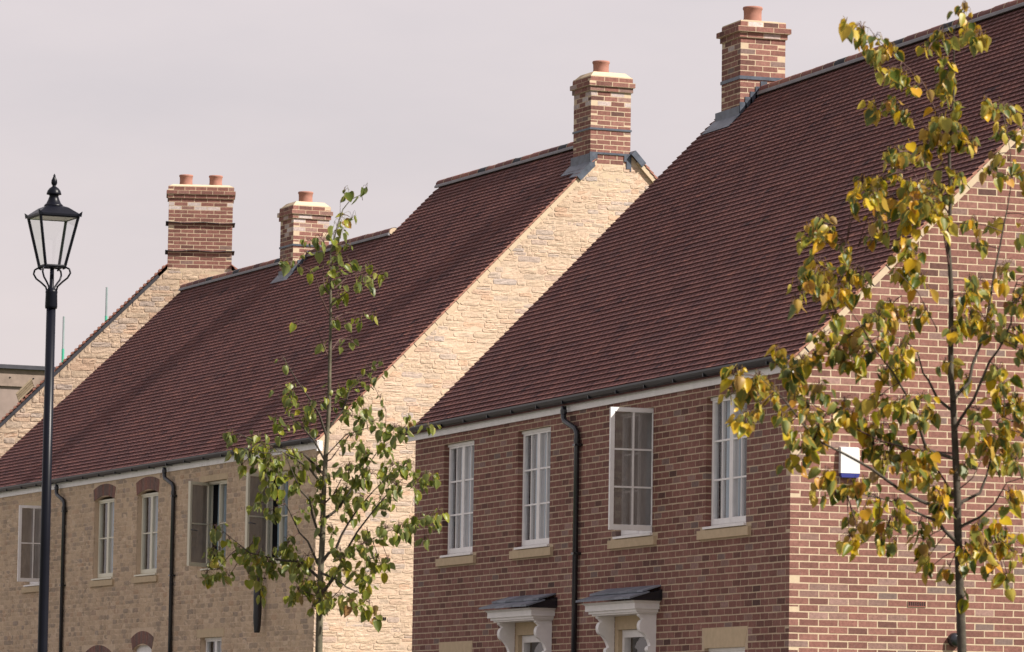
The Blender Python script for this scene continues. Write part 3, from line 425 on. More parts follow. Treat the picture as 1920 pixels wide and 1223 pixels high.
def ridge(roof, xr, zr, y0, y1, pitch=0.34, vents=()):
    """half-round ridge tiles bedded end to end, pale joints between, dry-ridge roll below"""
    n = max(1, int(round((y1 - y0) / pitch))); L = (y1 - y0) / n; R = 0.092; seg = 8
    jm = MB(); roll = MB()
    for i in range(n):
        a, b = y0 + i * L, y0 + (i + 1) * L; mb = MB(); dz = U(-0.004, 0.004); r0 = R + U(-0.002, 0.002)
        vs = []
        for yy in (a + 0.008, b - 0.006):
            for rr in (r0, r0 - 0.016):
                for k in range(seg + 1):
                    th = radians(-8) + radians(196) * k / seg
                    vs.append((xr + rr * 1.05 * cos(th), yy, zr + dz + 0.008 + rr * 0.88 * sin(th)))
        m = seg + 1
        fs = [(k, k + 1, 2 * m + k + 1, 2 * m + k) for k in range(seg)] + [(m + k + 1, m + k, 3 * m + k, 3 * m + k + 1) for k in range(seg)]
        fs += [(k + 1, k, m + k, m + k + 1) for k in range(seg)] + [(2 * m + k, 2 * m + k + 1, 3 * m + k + 1, 3 * m + k) for k in range(seg)]
        fs += [(0, 2 * m, 3 * m, m), (seg, m + seg, 3 * m + seg, 2 * m + seg)]
        mb.add(vs, fs, U(0.1, 0.8))
        o = mb.build('ridge_tile', 'felt' if i in vents else 'tile', roof, smooth=False)
        vs = []
        for yy in (a - 0.008, a + 0.010):
            for k in range(seg + 1):
                th = radians(-5) + radians(190) * k / seg
                vs.append((xr + (R + 0.004) * 1.05 * cos(th), yy, zr + 0.008 + (R + 0.004) * 0.88 * sin(th)))
        jm.add(vs, [(k, k + 1, m + k + 1, m + k) for k in range(seg)])
    for sgn in (-1, 1):
        roll.hexa([(xr + sgn * 0.118, y0, zr - 0.05), (xr + sgn * 0.08, y0, zr - 0.05), (xr + sgn * 0.08, y1, zr - 0.05), (xr + sgn * 0.118, y1, zr - 0.05),
                   (xr + sgn * 0.114, y0, zr - 0.018), (xr + sgn * 0.08, y0, zr + 0.016), (xr + sgn * 0.08, y1, zr + 0.016), (xr + sgn * 0.114, y1, zr - 0.018)])
    for yy, sg in ((y0, -1), (y1, 1)):
        jm.add([(xr, yy + sg * 0.004, zr - 0.06)] + [(xr + R * 1.0 * cos(radians(196 * k / seg - 8)), yy + sg * 0.004, zr + R * 0.88 * sin(radians(196 * k / seg - 8))) for k in range(seg + 1)], [(0, k + 1, k + 2) for k in range(seg)])
    jm.build('ridge_joint', 'mortar', roof, kind='stuff'); roll.build('ridge_roll', 'roll', roof)
def verge(roof, sl, S, y_out, y_in, q0=0.0):
    """bedding mortar and undercloak seen under the tile ends at a gable"""
    mb = MB(); n = 26
    for i in range(n):
        a, b = q0 + 0.02 + (S - q0 - 0.02) * i / n, q0 + (S - q0) * (i + 1) / n; j = U(-0.004, 0.004)
        mb.hexa([sl.at(a, y_out + j, -0.062), sl.at(b, y_out + j, -0.062), sl.at(b, y_in, -0.062), sl.at(a, y_in, -0.062),
                 sl.at(a, y_out + j, 0.004), sl.at(b, y_out + j, 0.004), sl.at(b, y_in, 0.004), sl.at(a, y_in, 0.004)])
    mb.build('verge_mortar', 'mortar', roof)

# ------------------------------------------------------------------ chimneys
def ring(par, x0, x1, y0, y1, z0, k, white=0.0, mb=None, nb=None):
    """one course of bricks round a stack"""
    zl, zh = z0 + 0.0062, z0 + 0.0690; D = 0.1025; e = k % 2
    runs = [(GABLE, x0, x1, y0, 1, e), (GABLE, x0, x1, y1, -1, e), (FRONT, y0, y1, x0, 1, 1 - e), (FRONT, y0, y1, x1, -1, 1 - e)]
    for fn, a0, a1, d, sg, full in runs:
        if not full: a0, a1 = a0 + D + 0.010, a1 - D - 0.010
        W = a1 - a0; n = max(1, int(round((W + 0.010) / 0.225))); x = a0; L = (W + 0.010) / n - 0.010
        cuts = [(a0 + i * (L + 0.010), a0 + i * (L + 0.010) + L) for i in range(n)]
        for c0, c1 in cuts:
            c0, c1 = c0 + (0.0012 if c0 > a0 + 0.001 or not full else 0), c1 - (0.0012 if c1 < a1 - 0.001 or not full else 0)
            r = brick_rnd()
            if random.random() < white: r = U(0.95, 1.0)
            b = MB(); j = 0.002
            poly = [(a + U(-j, j), z + U(-j, j)) for a, z in ((c0, zl), (c1, zl), (c1, zh), (c0, zh))]
            p = U(0.0, 0.0014)
            b.prism(poly, fn, d - sg * p, d + sg * D, r)
            vis = (d in (y0, x0))
            if vis: b.build('brick', 'brick', par)
            else:
                q = len(nb.v); nb.v += b.v; nb.r += b.r; nb.f += [tuple(i + q for i in f) for f in b.f]
def pot(par, cx, cy, z, r=0.125, h=0.22):
    mb = MB(); prof = [(r * 1.04, z), (r * 1.02, z + h * 0.12), (r * 0.99, z + h * 0.5), (r * 1.02, z + h * 0.80), (r * 1.10, z + h * 0.86), (r * 1.12, z + h * 0.93), (r * 1.06, z + h), (r * 0.88, z + h), (r * 0.86, z + h * 0.6), (0.001, z + h * 0.6)]
    mb.lathe(prof, cx, cy, 24); mb.build('chimney_pot', 'pot', par, smooth=True)
def chimney(par, x0, x1, y0, y1, z0, zs, pots, bands=(), trays=(), flaunch=0.07, white=0.0, proud=(0.022, 0.048, 0.012), label=None, band_h=0.034):
    """stack from z0 to zs, oversailing courses, mortar flaunching, pots"""
    core = MB(); i = 0.0005
    core.box(x0 + i, x1 - i, y0 + i, y1 - i, z0 - 0.4, zs + 0.215)
    ch = core.build('chimney', 'mortar', par, label=label); rest = MB()
    n = int(round((zs - z0) / 0.075)); k = 0
    for k in range(n):
        z = zs - (n - k) * 0.075
        ring(ch, x0, x1, y0, y1, z, k, white=(white if k >= n - 3 else white * 0.25 if k == n - 4 else 0.01), nb=rest)
    z = zs
    for jx, p in enumerate(proud):
        fill = MB(); fill.box(x0 - p + 0.001, x1 + p - 0.001, y0 - p + 0.001, y1 + p - 0.001, z + 0.001, z + 0.074); fill.build('oversail_bed', 'mortar', ch)
        ring(ch, x0 - p, x1 + p, y0 - p, y1 + p, z, k + 1 + jx, white=white * (0.6 if jx == 0 else 0.15), nb=rest); z += 0.075
    fl = MB(); p = proud[-1]; a, b, c, d = x0 - p + 0.004, x1 + p - 0.004, y0 - p + 0.004, y1 + p - 0.004; e = 0.085
    fl.hexa([(a, c, z), (b, c, z), (b, d, z), (a, d, z), (a + e, c + e, z + flaunch), (b - e, c + e, z + flaunch), (b - e, d - e, z + flaunch), (a + e, d - e, z + flaunch)])
    fl.box(a, b, c, d, z - 0.004, z + 0.012)
    fl.build('flaunching', 'mortar', ch)
    for px, py in pots: pot(ch, px, py, z + flaunch * 0.75, 0.122, 0.225)
    for zb in bands:
        b = MB(); q = 0.014; b.box(x0 - q, x1 + q, y0 - q, y1 + q, zb, zb + band_h); b.build('lead_band', 'lead', ch)
    for zb in trays:
        b = MB(); q = 0.052
        m = 9
        for t in range(m):
            xa, xb = x0 - q + (x1 - x0 + 2 * q) * t / m, x0 - q + (x1 - x0 + 2 * q) * (t + 1) / m
            dz1, dz2 = 0.012 * sin(t * 1.3 + zb * 9), 0.012 * sin((t + 1) * 1.3 + zb * 9)
            b.hexa([(xa, y0 - q, zb - 0.02 + dz1), (xb, y0 - q, zb - 0.02 + dz2), (xb, y1 + q, zb - 0.02 + dz2), (xa, y1 + q, zb - 0.02 + dz1),
                    (xa, y0 - q, zb - 0.012 + dz1), (xb, y0 - q, zb - 0.012 + dz2), (xb, y1 + q, zb + 0.004 + dz2), (xa, y1 + q, zb + 0.004 + dz1)])
        b.build('lead_tray', 'felt', ch)
    rest.build('brickwork', 'brick', ch, kind='stuff')
    return ch
def lead_apron(ch, sl, q0, q1, t0, t1, side_x, up, steps=None):
    """dressed lead: apron on the tiles, upstand against the stack"""
    b = MB(); b.hexa([sl.at(q0, t0, 0.036), sl.at(q1, t0, 0.036), sl.at(q1, t1, 0.036), sl.at(q0, t1, 0.036), sl.at(q0, t0, 0.043), sl.at(q1, t0, 0.05), sl.at(q1, t1, 0.05), sl.at(q0, t1, 0.043)])
    b.build('lead_apron', 'lead', ch)
    zt = sl.at(q1, 0, 0.05)[2]
    b = MB(); b.box(side_x - 0.012, side_x + 0.01, t0 + 0.06, t1 - 0.06, zt - 0.12, zt + up); b.build('lead_upstand', 'lead', ch)

# ------------------------------------------------------------------ windows
def sash(win, fn, w, z0, z1, cols, rows, matl, glass='glass', bw=0.048, tk=0.045):
    """a casement w wide: stiles, rails and glazing bars in one mesh, every pane a part. fn(a, d, z)"""
    mb = MB(); bar = 0.020
    mb.prism([(0, z0), (w, z0), (w, z0 + bw * 1.25), (0, z0 + bw * 1.25)], fn, 0, tk)
    mb.prism([(0, z1 - bw), (w, z1 - bw), (w, z1), (0, z1)], fn, 0, tk)
    for a in (0, w - bw): mb.prism([(a, z0 + bw * 1.25), (a + bw, z0 + bw * 1.25), (a + bw, z1 - bw), (a, z1 - bw)], fn, 0.0005, tk - 0.0005)
    A0, A1, Z0, Z1 = bw, w - bw, z0 + bw * 1.25, z1 - bw
    for c in range(1, cols):
        a = A0 + (A1 - A0) * c / cols; mb.prism([(a - bar / 2, Z0), (a + bar / 2, Z0), (a + bar / 2, Z1), (a - bar / 2, Z1)], fn, 0.006, tk - 0.006)
    for r in range(1, rows):
        z = Z0 + (Z1 - Z0) * r / rows; mb.prism([(A0, z - bar / 2), (A1, z - bar / 2), (A1, z + bar / 2), (A0, z + bar / 2)], fn, 0.007, tk - 0.007)
    mb.build('sash', matl, win)
    for c in range(cols):
        for r in range(rows):
            a, b = A0 + (A1 - A0) * c / cols, A0 + (A1 - A0) * (c + 1) / cols; zl, zh = Z0 + (Z1 - Z0) * r / rows, Z0 + (Z1 - Z0) * (r + 1) / rows
            g = MB(); t = U(-0.0012, 0.0012)
            e = 0.004
            g.add([fn(a + e, 0.022 + t, zl + e), fn(b - e, 0.022 - t, zl + e), fn(b - e, 0.022 - t, zh - e), fn(a + e, 0.022 + t, zh - e)], [(0, 1, 2, 3)])
            g.build('pane', glass, win)
def curtain(win, a0, a1, z0, z1, d, matl, folds=9, amp=0.018):
    mb = MB(); n = folds * 6; vs = []
    for i in range(n + 1):
        a = a0 + (a1 - a0) * i / n; o = d + amp * sin(i / 6 * 2 * pi) + amp * 0.4 * sin(i * 0.71 + 1)
        vs += [(o, a, z0), (o * 1.0 + 0.004, a, z1)]
    mb.add(vs, [(2 * i, 2 * i + 2, 2 * i + 3, 2 * i + 1) for i in range(n)]); mb.build('curtain', matl, win, smooth=True)
def window(house, y0, y1, z0, z1, cols=2, rows=3, matl='white', rec=0.065, opened=None, sill=True, sub=True, dark=False, label=None, arch=False, sillw=0.15):
    """two-light casement in the front wall; y0 is the jamb nearer the camera"""
    f = 0.045; mb = MB(); d0, d1 = rec, rec + 0.07
    mb.box(d0, d1, y0, y1, z0, z0 + f); mb.box(d0, d1, y0, y1, z1 - f, z1)
    mb.box(d0 + 0.0005, d1, y0, y0 + f, z0 + f, z1 - f); mb.box(d0 + 0.0005, d1, y1 - f, y1, z0 + f, z1 - f)
    ym = (y0 + y1) / 2; mb.box(d0 + 0.002, d1, ym - 0.02, ym + 0.02, z0 + f, z1 - f)
    win = mb.build('window', matl, house, label=label)
    h = MB(); h.box(rec - 0.02, rec - 0.001, y0 - 0.002, y1 + 0.002, z1 - 0.035, z1 - 0.001); h.build('head_bead', matl, win)
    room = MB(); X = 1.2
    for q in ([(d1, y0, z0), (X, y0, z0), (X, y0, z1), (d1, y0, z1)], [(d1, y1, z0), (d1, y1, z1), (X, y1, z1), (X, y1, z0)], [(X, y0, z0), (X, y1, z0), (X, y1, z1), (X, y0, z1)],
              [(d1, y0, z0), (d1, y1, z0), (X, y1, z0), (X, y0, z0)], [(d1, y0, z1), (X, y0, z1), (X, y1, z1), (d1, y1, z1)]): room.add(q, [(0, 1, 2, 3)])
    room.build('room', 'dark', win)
    w = (y1 - y0) / 2 - f + 0.012
    for side, ya in (('near', y0 + f - 0.006), ('far', ym + 0.008)):
        if opened and opened[0] == side:
            ang = radians(opened[1])
            if side == 'near':      # hung on the near jamb, swung outwards
                fn = lambda a, d, z, ya=ya: (rec - 0.01 - a * sin(ang) - d * cos(ang) * -1, ya + a * cos(ang) + d * sin(ang), z)
            else:                   # hung on the far jamb
                yh = y1 - f + 0.006
                fn = lambda a, d, z, yh=yh: (rec - 0.01 - a * sin(ang) + d * cos(ang), yh - a * cos(ang) - d * sin(ang), z)
            sash(win, fn, w, z0 + 0.012, z1 - 0.012, cols, rows, matl, 'reflection_toned')
            a = 0.04; st = MB(); st.tube([(rec, (ya + 0.02 if side == 'near' else y1 - 0.1), z0 + 0.02), (rec - 0.16, ya + 0.05 if side == 'near' else y1 - 0.14, z0 + 0.02)], 0.006, 6)
            st.build('window_stay', 'lead', win)
            hd = MB(); p = [fn(w - 0.03, 0.05, (z0 + z1) / 2 - 0.1), fn(w - 0.03, 0.085, (z0 + z1) / 2 - 0.1), fn(w - 0.14, 0.09, (z0 + z1) / 2 - 0.11)]
            hd.tube(p, 0.008, 6); hd.build('window_handle', 'lead', win)
        else:
            fn = lambda a, d, z, ya=ya: (rec - 0.006 + d, ya + a, z)
            sash(win, fn, w, z0 + 0.012, z1 - 0.012, cols, rows, matl)
    yc = (y0 + y1) / 2
    if dark: curtain(win, yc - 0.1, yc + 0.2, z0 + 0.02, z1 - 0.02, rec + 0.16, 'dark_curtain', 5)
    if opened is None or dark:
        curtain(win, y0 + 0.05, yc - 0.10, z0 + 0.02, z1 - 0.02, rec + 0.15, 'curtain', 7); curtain(win, yc + 0.06, y1 - 0.10, z0 + 0.02, z1 - 0.02, rec + 0.15, 'curtain', 7)
    else: curtain(win, y0 + 0.05, y1 - 0.05, z0 + 0.02, z1 - 0.02, rec + 0.2, 'curtain', 9)
    if sub:
        s = MB(); s.hexa([(-0.035, y0 - 0.01, z0 - 0.040), (rec + 0.02, y0 - 0.01, z0 - 0.040), (rec + 0.02, y1 + 0.01, z0 - 0.040), (-0.035, y1 + 0.01, z0 - 0.040),
                          (-0.035, y0 - 0.01, z0 - 0.016), (rec + 0.02, y0 - 0.01, z0 + 0.004), (rec + 0.02, y1 + 0.01, z0 + 0.004), (-0.035, y1 + 0.01, z0 - 0.016)])
        s.build('sill_board', matl, win)
    if sill:
        s = MB(); a, b = y0 - sillw, y1 + sillw
        s.hexa([(-0.045, a, z0 - 0.15), (0.09, a, z0 - 0.15), (0.09, b, z0 - 0.15), (-0.045, b, z0 - 0.15), (-0.045, a, z0 - 0.055), (0.09, a, z0 - 0.040), (0.09, b, z0 - 0.040), (-0.045, b, z0 - 0.055)])
        s.build('sill', 'sandstone', win)
    return win
def downpipe(house, y, ztop, zbot, swan, xg=-0.09, r=0.034):
    mb = MB(); ys = y + swan
    pts = [(xg, ys, ztop), (xg, ys, ztop - 0.13), (xg + 0.004, ys - swan * 0.08, ztop - 0.18), (xg + 0.02, ys - swan * 0.5, ztop - 0.235), (-0.054, y + swan * 0.12, ztop - 0.285), (-0.05, y, ztop - 0.34), (-0.05, y, ztop - 0.40), (-0.05, y, zbot)]
    mb.tube(pts, r, 12)
    pipe = mb.build('downpipe', 'black', house, smooth=True)
    for z in (ztop - 0.06, ztop - 0.42): 
        c = MB(); c.lathe([(r + 0.006, z - 0.035), (r + 0.006, z + 0.02)], -0.05 if z < ztop - 0.3 else xg, y if z < ztop - 0.3 else ys, 14); c.build('pipe_collar', 'black', pipe, smooth=False)
    z = ztop - 0.48
    while z > zbot + 0.3:
        c = MB(); c.box(-0.062, 0.0, y - 0.075, y + 0.02, z - 0.014, z + 0.014); c.box(-0.090, -0.012, y - 0.041, y + 0.041, z - 0.012, z + 0.012); c.build('pipe_clip', 'black', pipe); z -= 1.28
    return pipe
def gutter(house, y0, y1, zt, x=-0.055, r=0.056):
    """half-round gutter with brackets and unions"""
    prof = [(x - r * 1.12, zt), (x - r * 1.12, zt - 0.022)] + [(x + r * cos(radians(180 + a)), zt - 0.022 + r * sin(radians(180 + a)) * 0.95) for a in range(20, 170, 25)] + [(x + r * 0.9, zt - 0.01), (x + r * 0.9, zt), (x + r * 0.8, zt), (x + r * 0.8, zt - 0.015), (x, zt - 0.06), (x - r * 0.95, zt - 0.02), (x - r * 0.95, zt)]
    mb = MB(); mb.prism(prof, lambda a, d, z: (a, d, z), y0, y1); g = mb.build('gutter', 'gutter', house)
    y = y0 + 0.4
    while y < y1:
        b = MB(); b.box(x - r * 1.0, x + r, y - 0.010, y + 0.010, zt - 0.079, zt - 0.040); b.build('gutter_bracket', 'gutter', g); y += 0.9
    return g

# ------------------------------------------------------------------ ground
def sheet(name, x0, x1, y0, y1, z, matl, kind='structure'):
    mb = MB(); mb.add([(x0, y0, z), (x1, y0, z), (x1, y1, z), (x0, y1, z)], [(0, 1, 2, 3)]); return mb.build(name, matl, kind=kind)
sheet('ground', -900, 900, -900, 900, -0.12, 'grass')
sheet('road', -17, -7.5, -300, 400, -0.10, 'asphalt')
mb = MB(); mb.box(-7.5, -0.9, -300, 400, -0.4, 0.0); mb.build('pavement', 'paving', kind='structure')
mb = MB(); mb.box(-7.62, -7.5, -300, 400, -0.4, 0.004); mb.build('kerb', 'sandstone', kind='structure')
mb = MB(); mb.box(-24, -17, -300, 400, -0.4, 0.0); mb.build('pavement', 'paving', kind='structure')

# ================================================================== red brick house
RED = thing('brick_house', 'red brick house with dark tiled roof and white windows, at the right', 'house')
W_RED = 9.5; D_RED = 12.58; PR = radians(44.8)
WIN = [(10.22, 11.40), (7.40, 8.57), (3.99, 5.16), (1.21, 2.38)]
HOLES = [(a, b, 3.80, 5.225) for a, b in WIN] + [(1.20, 2.36, 1.05, 2.475), (10.22, 11.40, 1.05, 2.475), (3.92, 5.14, 0.0, 2.90), (7.35, 8.57, 0.0, 2.90)]
TAKEN = HOLES + [(a - 0.15, b + 0.15, 3.65, 3.80) for a, b in WIN] + [(1.12, 2.44, 2.475, 2.70), (10.16, 11.48, 2.475, 2.70)]
zline = lambda x: 5.502 + 0.993 * x                 # line of the tile tails on the front slope
roof_in = lambda x: min(zline(x), zline(W_RED - x)) - 0.105
mb = MB()
wall_sheet(mb, -0.0022, D_RED, 0, 5.42, HOLES, FRONT, -0.0022, 0.16)
for fnn, yy in ((1, -0.0022), (1, D_RED)):
    mb.add([(-0.0022, yy, 0), (W_RED, yy, 0), (W_RED, yy, roof_in(W_RED)), (W_RED / 2, yy, roof_in(W_RED / 2)), (-0.0022, yy, roof_in(0.0))], [(0, 1, 2, 3, 4)])
mb.add([(W_RED, 0, 0), (W_RED, D_RED, 0), (W_RED, D_RED, 5.42), (W_RED, 0, 5.42)], [(0, 1, 2, 3)])
wall = mb.build('wall', 'mortar', RED, label='red brick wall laid in cream mortar')
# bricks: the gable ones nearest the camera are objects of their own
bw = MB(); sing = []
for s0, s1, zl, zh, full in brick_courses(0.0, W_RED, 0.0, 10.3, [(1.34, 1.57, 2.90, 2.975)], 0):
    if s0 < 0.001:                              # corner bond: headers here are the ends of the front wall's stretchers
        if s1 < 0.12: continue
        s0 = -0.0036
    poly = clip([(s0, zl), (s1, zl), (s1, zh), (s0, zh)], lambda a, z: roof_in(a) - z if a < W_RED / 2 else 1)
    poly = clip(poly, lambda a, z: roof_in(a) - z if a > W_RED / 2 else 1)
    if len(poly) < 3: continue
    if full and len(poly) == 4 and s0 > 0.01 and s1 < 2.75 and 2.3 < zl < 5.2 and len(sing) < 215: sing.append((s0, zl))
    else: brick_piece(bw, poly, GABLE)
for s0, s1, zl, zh, full in brick_courses(0.0, D_RED, 0.0, 5.40, TAKEN, 1):
    if s0 < 0.001:
        if s1 < 0.12: continue
        s0 = -0.0036
    if s1 - s0 > 0.02: brick_piece(bw, [(s0, zl), (s1, zl), (s1, zh), (s0, zh)], FRONT)
bw.build('brickwork', 'brick', wall, kind='stuff')
var = []
for _ in range(34):
    b = MB(); brick_piece(b, [(0, 0), (0.2114, 0), (0.2114, 0.0618), (0, 0.0618)], GABLE); var.append(b.mesh('brick', 'brick'))
for a, z in sing:
    o = put('brick', random.choice(var), wall); o.location = (a, 0, z)
ab = MB(); ab.box(1.352, 1.563, -0.0045, 0.02, 2.908, 2.967); ab.build('vent_back', 'black', wall); ab = MB()
for i in range(10): ab.box(1.352 + i * 0.0224, 1.352 + i * 0.0224 + 0.0060, -0.011, -0.003, 2.916, 2.960)
ab.box(1.352, 1.563, -0.011, -0.003, 2.907, 2.916); ab.box(1.352, 1.563, -0.011, -0.003, 2.960, 2.968)
ab.build('air_brick', 'airbrick', wall)

# roof
SF = Slope(-0.08 + 0.0212, zline(-0.08) - 0.0213, 1, PR); S_R = (4.75 + 0.06) / cos(PR)
SBk = Slope(W_RED + 0.06, zline(-0.08) - 0.0213, -1, PR)
rb_ = MB(); spanF = lambda q: (-0.06, 12.82 + 0.12 * q * cos(PR)); spanB = lambda q: (-0.06, 13.3 - 0.05 * q)
roof_boards(rb_, SF, S_R - 0.02, spanF); roof_boards(rb_, SBk, S_R - 0.02, spanB)
roof = rb_.build('roof', 'felt', RED, label='steep roof of dark red-brown plain clay tiles')
tile_slope(roof, SF, S_R - 0.04, spanF, 300)
tile_slope(roof, SBk, S_R - 0.04, lambda q: (-0.06, 13.3 - 0.05 * q), 0, 'tiling')
verge(roof, SF, S_R, -0.048, 0.0); verge(roof, SBk, S_R, -0.048, 0.0)
ridge(roof, 4.75, zline(4.75) - 0.015, -0.05, 12.28, 0.36, vents=(9, 17, 21, 26))
fa = MB(); fa.box(-0.028, 0.0, -0.062, 12.86, 5.345, 5.475); fa.box(-0.0275, 0.06, -0.062, -0.004, 5.30, 5.46); fa.build('fascia', 'white', RED)
gutter(RED, -0.05, 12.88, 5.512, -0.092)
downpipe(RED, 6.36, 5.41, 0.02, 0.36)

# chimney on the far gable
ch = chimney(RED, 4.40, 5.05, 12.30, 12.97, 9.70, 10.925, [(4.70, 12.62)], bands=(10.36,), flaunch=0.03, white=0.05, proud=(0.022, 0.060, 0.004), label='red brick chimney with one terracotta pot', band_h=0.045)
lead_apron(ch, SF, (4.24 + 0.06) / cos(PR), (4.42 + 0.06) / cos(PR), 12.24, 13.22, 4.40, 0.11)
for i in range(5):
    x = 4.40 + 0.075 * i; z = zline(x) + 0.02
    s = MB(); s.prism([(x - 0.005, z - 0.03), (x + 0.10, z + 0.06), (x + 0.085, z + 0.155), (x - 0.005, z + 0.155)], GABLE, 12.30 - 0.012, 12.305); s.build('step_flashing', 'lead', ch)

# windows of the upper floor, near to far, then the ground floor
window(RED, 1.21, 2.38, 3.815, 5.225)
window(RED, 3.99, 5.16, 3.815, 5.225, opened=('near', 88), label='window with one casement swung wide open')
window(RED, 7.40, 8.57, 3.815, 5.225)
window(RED, 10.22, 11.40, 3.815, 5.225)
window(RED, 1.20, 2.36, 1.06, 2.475); window(RED, 10.22, 11.40, 1.06, 2.475)
for a, b in ((1.19, 2.37), (10.22, 11.42)):
    s = MB(); s.prism([(a + 0.03, 2.475), (b - 0.03, 2.475), (b + 0.065, 2.695), (a - 0.065, 2.695)], FRONT, -0.006, 0.11); s.build('lintel', 'sandstone', RED)
# doors with stone surrounds and bracketed hoods
def hood(house, yc, dy=0.62):
    y0, y1 = yc - dy, yc + dy
    s = MB(); s.box(0.001, 0.12, y0 + 0.002, y1 - 0.002, 2.73, 2.898); s.box(0.001, 0.12, y0 + 0.002, y0 + 0.12, 0, 2.728); s.box(0.001, 0.12, y1 - 0.12, y1 - 0.002, 0, 2.728)
    d = s.build('door_surround', 'sandstone', house)
    f = MB(); a, b = y0 + 0.12, y1 - 0.12
    f.box(0.05, 0.13, a, a + 0.07, 0, 2.726); f.box(0.05, 0.13, b - 0.07, b, 0, 2.726); f.box(0.0505, 0.13, a + 0.07, b - 0.07, 2.64, 2.726)
    f.box(0.07, 0.12, a + 0.07, b - 0.07, 0.1, 2.15); f.box(0.0515, 0.12, a + 0.07, b - 0.07, 2.15, 2.22); f.build('door', 'white', d)
    g = MB(); g.add([(0.09, a + 0.07, 2.22), (0.09, b - 0.07, 2.22), (0.09, b - 0.07, 2.64), (0.09, a + 0.07, 2.64)], [(0, 1, 2, 3)]); g.build('pane', 'glass', d)
    g = MB(); g.box(0.13, 0.9, a, b, 2.1, 2.7); g.build('hallway', 'dark', d)
    can = MB()                                   # moulded hood: soffit, fascia with a small cornice
    can.box(-0.30, 0.0, yc - 0.80, yc + 0.80, 2.935, 3.0)
    can.hexa([(-0.30, yc - 0.80, 3.0), (0, yc - 0.80, 3.0), (0, yc + 0.80, 3.0), (-0.30, yc + 0.80, 3.0), (-0.335, yc - 0.835, 3.028), (0, yc - 0.835, 3.028), (0, yc + 0.835, 3.028), (-0.335, yc + 0.835, 3.028)])
    can.box(-0.27, 0.0, yc - 0.765, yc + 0.765, 2.905, 2.935); can.box(-0.24, 0.0, yc - 0.735, yc + 0.735, 2.885, 2.905)
    c = can.build('door_hood', 'white', house)
    for yy in (yc - 0.66, yc + 0.66):             # scrolled brackets
        pr = [(0, 2.884), (-0.205, 2.884), (-0.205, 2.862), (-0.18, 2.845)]
        for t in range(0, 181, 15): pr.append((-0.155 - 0.048 * sin(radians(t)), 2.80 - 0.055 + 0.075 * cos(radians(t))))
        pr += [(-0.125, 2.64), (-0.095, 2.60), (-0.075, 2.555), (-0.070, 2.535)]
        for t in range(0, 181, 20): pr.append((-0.070 - 0.035 * sin(radians(t)), 2.487 + 0.04 * cos(radians(t))))
        pr += [(-0.055, 2.43), (0, 2.43)]
        b = MB(); b.prism(pr, lambda a, d, z: (a, d, z), yy - 0.045, yy + 0.045); b.build('bracket', 'white', c)
    # slates: two lapped courses and a hipped near end
    x0, x1 = -0.40, -0.005; z0, z1 = 3.034, 3.168
    for row, (u0, u1, lift) in enumerate(((0.0, 0.60, 0.004), (0.44, 1.0, 0.026))):
        y = yc - 0.80 - (0.10 if row == 0 else 0.04); n = 0
        while y < yc + (0.86 if row == 0 else 0.84):
            w = U(0.28, 0.34) * (0.6 if n == 0 else 1); e = min(y + w, yc + (0.88 if row == 0 else 0.86))
            if e - y > 0.08:
                s = MB(); q = lambda u, t, h: (x0 + (x1 - x0) * u, t, z0 + (z1 - z0) * u + h)
                tl = lift + U(0, 0.004)
                s.hexa([q(u0, y + 0.004, tl), q(u1, y + 0.004, tl - 0.004), q(u1, e - 0.004, tl - 0.004), q(u0, e - 0.004, tl), q(u0, y + 0.004, tl + 0.022), q(u1, y + 0.004, tl + 0.012), q(u1, e - 0.004, tl + 0.012), q(u0, e - 0.004, tl + 0.022)], U(0, 1))
                s.build('slate', 'slate', c)
            y = e; n += 1
    s = MB(); s.hexa([(-0.37, yc - 0.885, 3.034), (-0.005, yc - 0.885, 3.034), (-0.005, yc - 0.83, 3.034), (-0.37, yc - 0.83, 3.034), (-0.36, yc - 0.885, 3.055), (-0.005, yc - 0.885, 3.155), (-0.005, yc - 0.83, 3.16), (-0.36, yc - 0.83, 3.058)]); s.build('hood_cheek', 'black', c)
    return c
hood(RED, 4.53); hood(RED, 7.96)

# fittings on the sunny gable
al = MB()
al.hexa([(0.545, -0.062, 4.29), (0.765, -0.062, 4.29), (0.765, 0.0, 4.29), (0.545, 0.0, 4.29), (0.550, -0.050, 4.56), (0.760, -0.050, 4.56), (0.762, 0.0, 4.57), (0.548, 0.0, 4.57)])
alarm = thing('alarm_box', 'white alarm box with blue base fixed to the sunlit brick gable', 'alarm', (0, 0, 0))
al.build('cover', 'alarm', alarm)
b = MB(); b.hexa([(0.56, -0.055, 4.245), (0.75, -0.055, 4.245), (0.75, 0.0, 4.245), (0.56, 0.0, 4.245), (0.547, -0.0625, 4.288), (0.763, -0.0625, 4.288), (0.763, 0.0, 4.288), (0.547, 0.0, 4.288)]); b.build('strobe_base', 'blue', alarm)
wlamp = thing('wall_lamp', 'round black bulkhead lamp low on the brick gable behind the tree trunk', 'lamp', (1.89, 0, 2.57))
b = MB()
pr = [(0.075, 0.0), (0.075, -0.03), (0.070, -0.055), (0.052, -0.075), (0.03, -0.082), (0.001, -0.084)]
seg = 22; vs = [(r * cos(2 * pi * k / seg), d, r * sin(2 * pi * k / seg)) for r, d in pr for k in range(seg)]
b.add(vs, [(i * seg + k, i * seg + (k + 1) % seg, (i + 1) * seg + (k + 1) % seg, (i + 1) * seg + k) for i in range(len(pr) - 1) for k in range(seg)]); b.build('lamp_body', 'black', wlamp, smooth=True)
b = MB(); b.tube([(0.02, -0.06, 0.01), (0.05, -0.10, 0.03), (0.07, -0.11, 0.0)], 0.014, 8); b.build('lamp_spout', 'black', wlamp, smooth=True)

